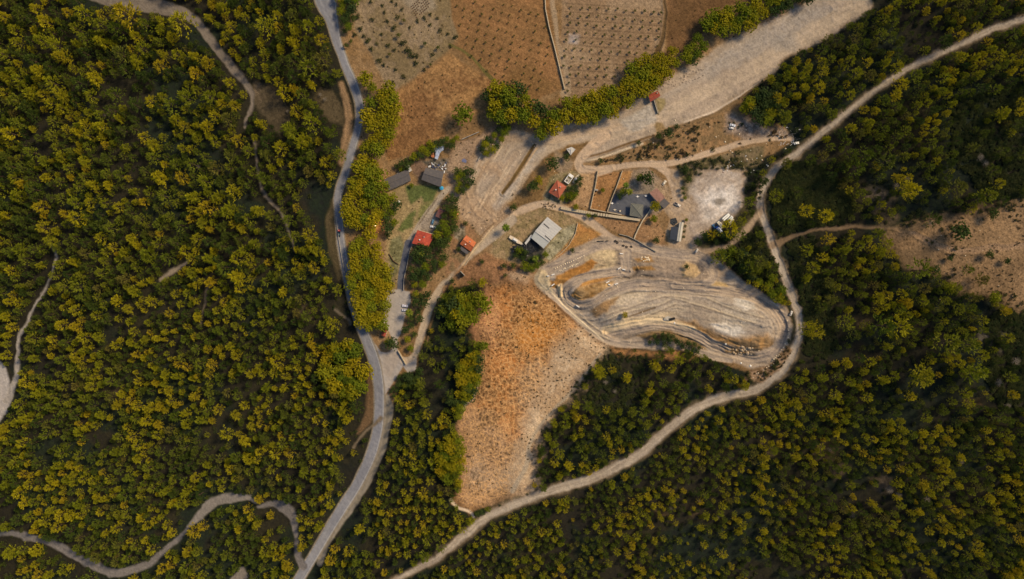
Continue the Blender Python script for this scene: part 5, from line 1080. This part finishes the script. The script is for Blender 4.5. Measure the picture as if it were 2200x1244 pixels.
for i in range(40):
    a = rj.uniform(0, 6.28); junk(1695 + rj.uniform(-22, 20), 290 + rj.uniform(-18, 20), 0 if rj.random() < .5 else 2, rj.uniform(1.5, 4.5), .22, .25, 'pale branch or pole in the heap at the end of the scrub track', 'pole', 'pale_pole', 'poles in the heap at the track end')
for i in range(38): junk(rj.uniform(1530, 1650), rj.uniform(335, 372), rj.choice([0, 2, 3]), rj.uniform(.5, 1.4), rj.uniform(.4, .8), .4, 'litter fragment in the scrub above the gravel lot', 'litter', 'litter_piece', 'litter above the gravel lot')
for i in range(30): junk(rj.uniform(1240, 1310), rj.uniform(512, 560), 3, rj.uniform(.4, 1.1), .4, .35, 'dark clod on the upper circuit bank', 'clod', 'clod', 'clods on the upper circuit bank') if False else None
# rocks and painted stones
def rock(u, v, r, mat, label, cat='stone', grp=None, name='stone'):
    mb = MB(); n = 7; vs = [(0, 0, r * .8)]
    for zz, k in ((.45, .75), (-.2, 1.0)):
        for i in range(n): a = i * 6.283 / n + rj.uniform(-.2, .2); q = r * k * rj.uniform(.8, 1.2); vs.append((q * math.cos(a), q * math.sin(a), zz * r))
    mb.add(vs, [(0, 1 + i, 1 + (i + 1) % n) for i in range(n)] + [(1 + i, 1 + n + i, 1 + n + (i + 1) % n, 1 + (i + 1) % n) for i in range(n)])
    return tag(mb.build(name, mat, loc=P(u, v)), label, cat, grp)
M_ston3 = plain('tan_stone', lc((186,164,134)), .9, var=.15)
M_ston2 = plain('pale_stone', lc((214,196,166)), .9, var=.12)
for k in range(15):
    t = k / 14; rock(1192 + 62 * t + rj.uniform(-1, 1), 577 - 27 * t + rj.uniform(-1, 1), rj.uniform(.5, .8), M_ston2, 'white marker stone in the upper row lining the circuit start lane', grp='upper row of marker stones')
    rock(1200 + 44 * t + rj.uniform(-1, 1), 583 - 18 * t + rj.uniform(-1, 1), rj.uniform(.45, .8), M_ston2, 'white marker stone in the lower row lining the circuit start lane', grp='lower row of marker stones')
for i in range(24): rock(rj.uniform(1574, 1620), rj.uniform(744, 762), rj.uniform(.5, 1.4), M_ston3, 'pale boulder in the heap inside the lower right circuit bend', 'boulder', 'boulders inside the circuit bend', 'boulder')
for i in range(22): rock(rj.uniform(1376, 1396), rj.uniform(552, 562), rj.uniform(.4, .9), M_ston2, 'pale stone in the small heap above the circuit', grp='small heap above the circuit')
for i in range(40):
    t = rj.random(); rock(1615 + 80 * math.sin(t * 1.9), 815 - 120 * t + rj.uniform(-8, 8), rj.uniform(.3, .7), M_ston2, 'small pale stone on the spit beside the winding road', grp='stones on the spit')
for i in range(45): rock(rj.uniform(1270, 1640), rj.uniform(560, 760), rj.uniform(.25, .6), M_ston2, 'loose pale stone scattered on the circuit', grp='loose stones on the circuit')
for i in range(60): rock(rj.uniform(960, 1440), rj.uniform(300, 520), rj.uniform(.22, .5), M_ston2, 'loose pale stone on the yard and gardens', grp='loose stones in the yard')
for i in range(40): rock(rj.uniform(1380, 1700), rj.uniform(255, 345), rj.uniform(.3, .8), M_ston2, 'pale stone on the scrubby slope', grp='stones on the scrubby slope')
for i in range(18): rock(rj.uniform(1990, 2200), rj.uniform(470, 650), rj.uniform(.25, .6), M_ston2, 'pale stone on the tan hilltop', grp='stones on the tan hilltop')
for (u, v, r, lb) in [(1612,786,1.1,'round white rock below the lower right circuit bend'), (1592,780,.8,'small white rock left of the round one below the circuit bend'), (1449,694,.9,'white rock right of the black culvert mouth'), (857,433,1.2,'white round cover at the left edge of the lawn'), (1559,739,.8,'white rock on the lower circuit verge')]:
    rock(u, v, r, M_white, lb)
# tyres
M_tyre = plain('tyre_rubber', (.018, .018, .018), .9)
for k, (u, v) in enumerate([(1322,518),(1326,521),(1339,528),(1346,530.5),(1356,530.5)]):
    mb = MB(); R0 = .75
    for i in range(14):
        a = i * .4488; b = a + .4488
        mb.tube((R0 * math.cos(a), R0 * math.sin(a), .3), (R0 * math.cos(b), R0 * math.sin(b), .3), .28, .28, 8)
    tag(mb.build('tyre', M_tyre, loc=P(u, v)), 'black tractor tyre, ' + ['first', 'second', 'third', 'fourth', 'last'][k] + ' from the left in the line at the circuit entrance', 'tyre')
for k in range(14):
    u = 1283 + k * 1.5 + (4 if k > 9 else 0); mb = MB(); [mb.tube((0, 0, z), (0, 0, z + .22), .34, .34, 10) for z in (0, .24, .48)]
    tag(mb.build('tyre_stack', M_tyre, loc=P(u, 518.5 - k * .08)), 'stack of small black tyres in the row beside the orange bank', 'tyre stack', 'row of tyre stacks')
# track barriers
def barrier(u, v, L, rot, label, W=.8):
    mb = MB(); mb.box(0, 0, 0, L, W, .35, 0, 1).box(0, 0, .35, L, W * .95, .65, 0, .9); o = empty('track_barrier', P(u, v), -R(rot)); mb.build('barrier_body', M_white, o)
    for s in (-1, 1): MB().box(s * L * .3, 0, -.08, .5, W * 1.3, .12).build('foot', M_conc, o)
    return tag(o, label, 'barrier')
for (u, v, L, a, lb) in [(1335,545,2.9,5,'white barrier at the circuit entrance, just below the tyres'), (1330.5,576.5,2.9,-32,'white barrier slanting at the left of a pair in the upper circuit'), (1340,579,2.6,10,'flatter white barrier right of the slanting one in the upper circuit'), (1305.5,606,3.0,-30,'white slanting barrier in the middle of the circuit'), (1309,611.5,1.8,15,'short white barrier below the slanting one in the middle'), (1324,610,2.8,-20,'dusty white barrier right of the slanting one in the middle'), (1177.5,593,1.8,0,'short bright barrier at the left end of the circuit'), (1188,590,2.6,-22,'thin pale barrier left of the marker stones'), (1241,658,3.2,32,'white barrier at the outside of the left hairpin'), (1188,612,3.0,-35,'white barrier at the cream ramp')]:
    barrier(u, v, L, a, lb)
# walls
def wall(pts, hgt, th, mat, label, name='stone_wall', cat='wall', seg=3.0, step=None):
    L = P(*pts[0]); mb = MB(); c = []
    for a, b in zip(pts[:-1], pts[1:]):
        n = max(1, int(math.hypot(b[0] - a[0], b[1] - a[1]) / seg)); c += [(a[0] + (b[0] - a[0]) * i / n, a[1] + (b[1] - a[1]) * i / n) for i in range(n)]
    c.append(pts[-1]); pp = [P(*q) - L for q in c]; vs = []
    for i, p in enumerate(pp):
        t = (pp[min(i + 1, len(pp) - 1)] - pp[max(i - 1, 0)]); t.z = 0; t.normalize(); s = Vector((-t.y, t.x, 0)) * th / 2; hh = hgt * (1 if step is None else 1 + step * ((i // 2) % 2))
        vs += [p - s + Vector((0, 0, -.5)), p + s + Vector((0, 0, -.5)), p + s + Vector((0, 0, hh)), p - s + Vector((0, 0, hh))]
    fs = []
    for i in range(len(pp) - 1):
        o = 4 * i
        for k in range(4): fs.append((o + k, o + (k + 1) % 4, o + 4 + (k + 1) % 4, o + 4 + k))
    fs += [(3, 2, 1, 0), tuple(len(vs) - 4 + k for k in range(4))]
    mb.add(vs, fs); o = mb.build(name, mat, loc=L); return tag(o, label, cat)
M_pwall = plain('pale_wall', lc((182,166,138)), .9, var=.1, bump=.3); M_gwall = plain('grey_wall', lc((150,142,128)), .9, var=.15, bump=.3)
wall([(1170,-30),(1172,20),(1180,60),(1192,105),(1203,150),(1213,192)], 1.6, .7, M_pwall, 'long thin pale wall between the two sapling orchards', seg=6)
# the segmented wall: panels are parts
pts = [(1207,447),(1225,451),(1243,454),(1262,457),(1281,460),(1303,463)]; o = empty('segmented_wall', P(1207, 447)); L = o.location
for i in range(20):
    t = i / 19 * 4.999; k = int(t); f = t - k; u = pts[k][0] + (pts[k + 1][0] - pts[k][0]) * f; v = pts[k][1] + (pts[k + 1][1] - pts[k][1]) * f
    q = P(u, v) - L; MB().box(0, 0, -.4, 1.72, 2.3, 2.0, 0).build('wall_panel', M_pwall, o, loc=q, rot=-.18)
tag(o, 'long pale segmented wall along the dirt road below the brown plot', 'wall')
wall([(1306,463.5),(1330,467),(1355,470),(1374,473)], 1.8, 2.2, M_pwall, 'pale wall with flat top under the dark patio', seg=5)
wall([(1284,367),(1279,400),(1272,430),(1268,449),(1302,456)], 1.8, .55, M_pwall, 'L shaped pale wall around the brown plot')
wall([(1337,367),(1325,400),(1313,430),(1304,456),(1335,462)], 1.8, .55, M_pwall, 'slanting pale wall between brown plot and dark patio')
wall([(1277,408),(1284,409)], 2.0, 1.2, M_conc, 'short grey bar across the left wall of the brown plot', 'gate_slab', 'slab')
wall([(1397,450),(1389,462),(1381,473),(1373,488),(1365,505),(1362,514)], 1.4, .9, M_pwall, 'pale garden wall running down from the gazebo')
wall([(1330,503),(1350,508),(1370,518),(1390,530),(1409,541)], 1.2, .5, M_gwall, 'thin grey wall slanting down to the circuit')
wall([(1180,563),(1205,545),(1222,527),(1236,502),(1241,479)], 1.0, .4, M_pwall, 'curved low wall at the right edge of the hall yard')
wall([(1404,215),(1408,228),(1413,244)], 1.6, .6, M_gwall, 'short dark wall below the lone brick red hut')
wall([(1068,490),(1042,513),(1016,545),(1000,570)], .8, .35, M_pwall, 'thin pale curb along the lower dirt road')
wall([(990,583),(999,592)], 5.0, .3, M_conc, 'slanting pale pole casting across the verge of the lower dirt road', 'fallen_pole', 'pole')
wall([(856,753),(864,767),(873,783)], 1.8, .7, M_pwall, 'thin white topped wall at the end of the car park apron')
wall([(940,485),(944,489),(938,502)], 1.8, .4, M_conc, 'thin wall right of the yard with the white car')
wall([(845,384),(862,364),(880,352)], 1.4, .3, M_conc, 'thin pale fence line above the charcoal shed')
wall([(992,300),(1010,292),(1029,284)], 1.4, .4, M_conc, 'thin pale wall at the top of the pale yard')
wall([(1027,345),(1034,333),(1040,325)], 1.4, .4, M_conc, 'thin fence left of the riverbed path')
wall([(827,622),(842,630),(850,628)], 1.0, .4, M_wood, 'dark low fence above the parked hatchback')
wall([(886,526),(879,545),(875,570),(868,600),(867,624)], 1.3, .4, M_gwall, 'low grey wall on the right side of the dark lane')
wall([(836,545),(845,560),(856,568)], 1.0, .4, M_wood, 'crooked dark fence on the lower lawn')
wall([(722,465),(726,500),(733,545),(741,590)], .8, .3, M_conc, 'thin pale roadside rail left of the asphalt road')
# boat
def boat(u, v, L, W, rot, label):
    o = empty('boat', P(u, v), rot); mb = MB(); st = 12; rows = []
    for i in range(st + 1):
        t = i / st; x = (t - .5) * L; w_ = W / 2 * min(1, (1 - t) ** .55 * 1.6) * (.82 + .18 * min(1, t * 4)); zt = 1.5 + .5 * t * t; rows.append([(x, -w_, zt), (x, -w_ * .8, .7), (x, 0, .25), (x, w_ * .8, .7), (x, w_, zt)])
    for r_ in rows: mb.v += r_
    for i in range(st):
        for k in range(4): mb.f.append((i * 5 + k, (i + 1) * 5 + k, (i + 1) * 5 + k + 1, i * 5 + k + 1))
    mb.f.append((0, 1, 2, 3, 4)); mb.build('hull', M_white, o)
    dk = MB(); vs = []; [vs.extend([(r_[0][0], r_[0][1] * .9, r_[0][2] - .12), (r_[4][0], r_[4][1] * .9, r_[4][2] - .12)]) for r_ in rows]
    dk.add(vs, [(2 * i, 2 * i + 2, 2 * i + 3, 2 * i + 1) for i in range(st)]); dk.build('deck', plain('deck', lc((214,196,170)), .6), o)
    cb = MB().box(-L * .1, 0, 1.4, L * .32, W * .55, .9, 0, .8).build('cabin', M_white, o); MB().box(-L * .1, 0, 1.9, L * .27, W * .5 , .22).build('window', M_glass, cb)
    for s in (-1, 1): MB().box(s * L * .25, 0, -.1, .4, W * .8, .5).build('cradle', M_wood, o)
    return tag(o, label, 'boat')
boat(1110, 517.5, 13.5, 3.1, -R(31) + math.pi * 0, 'long white boat laid up beside the black netting')
boat(1238, 384, 8.5, 2.8, R(56), 'cream boat lying in the green garden above the terracotta house')
o = empty('cluttered_terrace', P(1222, 385), R(55)); MB().box(0, 0, -.3, 8, 4.4, 3.0).build('terrace', M_conc, o)
for x, y, lx, ly in ((-3.8, 0, .5, 4.4), (0, -2.0, 7.2, .4), (0, 2.0, 7.2, .4)): MB().box(x, y, 2.7, lx, ly, .9).build('parapet', M_white, o)
MB().box(2.6, 0, 2.71, 2.6, 3.4, 1.2, 0, .9).build('roof_room', M_white, o); MB().box(.9, .2, 2.72, .7, 2.6, .5).build('yellow_bench', plain('yellow', lc((214,178,84)), .6), o); MB().box(-2.2, .5, 2.71, 1.2, 1.2, .6).build('planter', M_gdark, o)
tag(o, 'white walled roof terrace with a yellow bench above the terracotta house', 'terrace')
o = empty('culvert', P(1437, 685), .1); MB().add([(3.6 * math.cos(i * .6283 / 2) - 1, 3.4 * max(0, math.sin(i * .6283 / 2)) - 1.2, .55 + .3 * math.sin(i)) for i in range(11)] + [(-1, -1.2, 1.3)], [(i, i + 1, 11) for i in range(10)]).build('concrete_apron', M_conc, o)
MB().tube((0, -.6, .75), (4.6, 0, .75), .95, .95, 14).build('pipe', M_tyre, o); tag(o, 'pale apron with a black pipe mouth at the lower middle of the circuit', 'culvert')
# vehicles
def paint(nm, c): return plain(nm, lc(c), .35, .15, .02)
def wheel(parent, x, y, r=.33, w_=.22):
    t = MB().tube((x, y - w_ / 2, r), (x, y + w_ / 2, r), r, r, 14).build('wheel', M_tyre, parent); MB().tube((x, y - w_ / 2 - .01, r), (x, y + w_ / 2 + .01, r), r * .55, r * .55, 10).build('rim', M_metal, t)
def car(u, v, rot, c, label, L=4.3, W=1.8, kind='car', name='parked_car', cat='car', dz=0):
    o = empty(name, P(u, v, dz), R(rot)); m = paint('car_paint', c)
    b = MB().box(0, 0, .28, L, W, .42, 0, 1.0).box(0, 0, .70, L * .985, W * .97, .2, 0, .97); b.build('body', m, o)
    if kind == 'car':
        MB().box(-L * .06, 0, .9, L * .56, W * .86, .5, 0, .8).build('cabin_glass', M_glass, o); MB().box(-L * .07, 0, 1.405, L * .40, W * .68, .05).build('roof_panel', m, o)
    elif kind == 'pickup':
        MB().box(L * .14, 0, .9, L * .34, W * .86, .52, 0, .78).build('cabin_glass', M_glass, o); MB().box(L * .14, 0, 1.43, L * .24, W * .66, .05).build('roof_panel', m, o)
        MB().box(-L * .27, 0, .905, L * .4, W * .8, .03).build('load_bed', plain('bed_liner', (.03, .03, .04), .8), o)
        for s in (-1, 1): MB().box(-L * .27, s * W * .45, .9, L * .44, .08, .3).build('bed_side', m, o)
    for x in (-.31, .31):
        for y in (-1, 1): wheel(o, x * L, y * (W / 2 - .08))
    for y in (-1, 1):
        MB().box(L * .495, y * W * .34, .6, .08, .34, .16).build('headlight', M_white, o); MB().box(-L * .495, y * W * .36, .62, .08, .3, .14).build('taillight', paint('tail_red', (170, 30, 24)), o)
        MB().box(L * .12, y * (W / 2 + .08), .95, .16, .16, .14).build('mirror', m, o)
    return tag(o, label, cat)
car(870.5, 657, 174, (236,232,240), 'white car in the car park, upper of the two beside the bushes', 4.5, 1.95)
car(869.5, 666.5, 176, (206,206,216), 'silver white car half under the bush, lower of the two in the car park', 4.2, 1.7)
car(834.5, 626.5, 8, (226,222,222), 'white hatchback with dark windows in the top left corner of the car park', 3.9, 1.75)
car(930.5, 487.5, -14, (228,230,232), 'white car with dark windscreen in the yard above the red roofed house', 4.6, 1.95)
car(930, 477, 75, (96,136,164), 'blue grey car nose on to the white one above the red roofed house', 4.0, 1.8)
car(1427, 393, 53, (226,214,192), 'cream car parked right of the garden trees', 4.2, 1.9)
car(1455, 439.5, -28, (232,222,206), 'cream pickup at the road bend below the charcoal roof', 5.4, 1.9, 'pickup')
car(1573.5, 269.5, -14, (206,212,222), 'silver car at the upper left of the scrubby slope', 4.6, 2.0)
car(1571, 275.5, -8, (226,224,220), 'small white car close below the silver one on the scrubby slope', 3.4, 1.6)
car(1710.5, 308, 12, (230,228,220), 'white van beside the winding dirt road at the pole heap', 4.2, 1.8)
car(1496.5, 538.5, 60, (222,214,200), 'small white car at the neck between gravel lot and circuit', 3.4, 1.6)
car(1033 + 162, 274, 80, (214,220,232), 'white car under the trees at the riverbed corner', 3.6, 1.7)
car(1699, 673, 68, (216,208,196), 'white car beside the winding road right of the circuit', 4.0, 1.7)
def truck(u, v, rot, cabc, boxc, label, L=8, W=2.5, hb=2.6, name='box_truck', cat='truck'):
    o = empty(name, P(u, v), R(rot)); m = paint('cab_paint', cabc)
    MB().box(L * .37, 0, .5, L * .22, W * .94, 1.9, 0, .92).build('cab', m, o); MB().box(L * .484, 0, 1.4, .06, W * .8, .7).build('windscreen', M_glass, o)
    MB().box(-L * .06, 0, .45, L * .9, W * .6, .3).build('chassis', M_black, o)
    bx = MB().box(-L * .13, 0, .78, L * .74, W, hb).build('cargo_box', plain('box_paint', lc(boxc), .5, var=.04), o); MB().box(-L * .13, 0, .78 + hb, L * .7, .5, .05).build('roof_rib', M_metal, bx)
    for x in (-.36, .33):
        for y in (-1, 1): wheel(o, x * L, y * (W / 2 - .15), .48, .3)
    for y in (-1, 1): MB().box(L * .484, y * W * .36, .8, .06, .3, .2).build('headlight', M_frame, o)
    return tag(o, label, cat)
truck(1558.5, 466.5, 41, (226,224,216), (236,236,226), 'white box truck nearest the gravel lot', 7.2, 2.6)
truck(1567.5, 470, 44, (222,222,216), (204,206,202), 'white truck with grey box right of the nearest one', 5.0, 2.3)
truck(1569.5, 476, 44, (206,200,176), (190,180,150), 'dusty cream truck half under the tree behind the white trucks', 5.4, 2.2)
truck(1545.5, 483, 128, (214,206,186), (222,208,178), 'cream truck left of the overhanging pine', 6.6, 2.5)
truck(1542.5, 493.5, 128, (52,96,168), (214,222,246), 'blue cabbed truck with pale lilac box', 6.6, 2.5)
car(1533.5, 487, 115, (66,108,148), 'blue car at the left end of the truck group', 4.2, 1.8)
# small red and dark load carrier on the asphalt road
o = empty('cargo_tricycle', P(728.8, 501), R(90)); mr = paint('red_paint', (176,52,52)); 
MB().box(2.1, 0, .35, 1.5, 1.9, 1.2, 0, .86).build('cab', mr, o); MB().box(2.1, .1, 1.56, .8, 1.0, .06).build('roof_panel', paint('pale_red', (214,140,132)), o)
lb_ = MB().box(-.8, 0, .5, 4.0, 1.9, .35).box(-.8, .9, .85, 4.0, .1, .5).box(-.8, -.9, .85, 4.0, .1, .5).build('load_bed', paint('dark_teal', (36,52,66)), o); MB().box(-1.1, 0, .86, 1.3, .5, .4).build('crate', paint('steel_blue', (120,150,160)), o)
for x, y in ((2.0, .8), (2.0, -.8), (-1.8, .85), (-1.8, -.85)): wheel(o, x, y, .36, .24)
for y in (-.6, .6): MB().box(2.86, y, .7, .06, .25, .2).build('headlight', M_frame, o)
tag(o, 'small truck with red cab and dark bed driving on the asphalt road', 'truck')
def moto(u, v, rot, c, label, rider=False):
    o = empty('motorcycle', P(u, v), R(rot)); m = paint('moto_paint', c)
    for x in (-.72, .72): wheel(o, x, 0, .34, .16)
    MB().tube((-.72, 0, .36), (.1, 0, .7), .07, .09, 6).tube((.1, 0, .7), (.72, 0, .36), .09, .06, 6).tube((.45, 0, .95), (.72, 0, .36), .05, .05, 6).build('frame', M_black, o)
    MB().box(.2, 0, .72, .6, .34, .24, 0, .7).build('tank', m, o); MB().box(-.4, 0, .78, .8, .3, .12).build('seat', M_black, o)
    MB().tube((.42, -.4, 1.02), (.42, .4, 1.02), .03, .03, 6).build('handlebar', M_metal, o); MB().box(.92, 0, .68, .4, .16, .05).build('mudguard', m, o)
    return tag(o, label, 'motorcycle')
moto(996.3, 450.7, 70, (40,40,44), 'black motorcycle, uppermost of the group on the plaza'); moto(994.7, 459, 84, (60,26,30), 'dark red motorcycle, leftmost of the group on the plaza')
moto(1004.6, 458, 30, (150,160,150), 'grey green motorcycle in the middle of the group on the plaza'); moto(1009, 456.6, 15, (226,220,214), 'motorcycle with white front, rightmost of the group on the plaza')
moto(1178.7, 620.5, 62, (226,226,226), 'white motorcycle at the pale left end of the circuit')
# lamps that are lit: warm glow at the lawn's left edge
def lamp(u, v, label):
    o = empty('street_lamp', P(u, v)); MB().tube((0, 0, -.2), (0, 0, 4.2), .07, .05, 8).build('pole', M_metal, o); MB().tube((0, 0, 4.15), (.9, 0, 4.35), .04, .03, 6).build('arm', M_metal, o)
    mb = MB(); mb.box(.95, 0, 4.16, .5, .3, .08); h_ = mb.build('lamp_head', plain('lit_lamp', (1, .62, .3), .5, emit=12), o)
    ld = bpy.data.lights.new('lamp_light', 'POINT'); ld.energy = 900; ld.color = (1, .55, .22); ld.shadow_soft_size = .25; lo = bpy.data.objects.new('lamp_light', ld); COL.objects.link(lo); lo.parent = o; lo.location = (.95, 0, 3.9)
    return tag(o, label, 'street lamp')
lamp(817, 396, 'lit orange lamp at the left end of the charcoal shed'); lamp(806, 486, 'lit orange lamp under the trees left of the lawn')
building('picnic_shelter', [(785,484),(798,482),(801,490),(788,493)], 2.6, 'gable', M_brick, 'little dark red shelter among the trees beside the second lamp', 'shelter', ridge=.6, walls=False)
# seedbeds at the top: dark posts in rows
for r_ in range(6):
    for k in range(9):
        if (r_ + k) % 7 == 6: continue
        u = 884 + k * 3.6 + r_ * 2.2; v = 26 - k * 3.2 + r_ * 4.6 - 12
        tag(MB().box(0, 0, -.1, .9, .9, .5, .7, .8).build('seedbed_box', M_wood, loc=P(u, v)), 'dark seedbed box in the small grid at the top of the pale plot', 'planter', 'grid of seedbed boxes')
# table sets in the walled garden
for (u, v, lb) in [(1315, 437, 'white round table at the left edge of the dark patio'), (1369.5, 422.5, 'white round table at the top middle of the dark patio'), (1387.5, 421, 'white table with two seats at the top right of the dark patio'), (1320.5, 451, 'cream lounger at the lower left of the dark patio'), (1332, 453.5, 'tan bench near the lower left of the dark patio')]:
    o = empty('garden_table', P(u, v)); MB().tube((0, 0, .70), (0, 0, .76), .75, .75, 14).build('tabletop', M_white if 'white' in lb else M_trim, o); MB().tube((0, 0, -.1), (0, 0, .7), .07, .07, 8).build('leg', M_metal, o)
    for s in (-1, 1): MB().box(s * 1.1, 0, 0, .45, .45, .45).box(s * 1.3, 0, .45, .08, .45, .45).build('stool', M_wood if 'tan' in lb else M_white, o)
    o['label'] = lb.replace('lounger', 'table').replace('bench', 'table'); o['category'] = 'table'
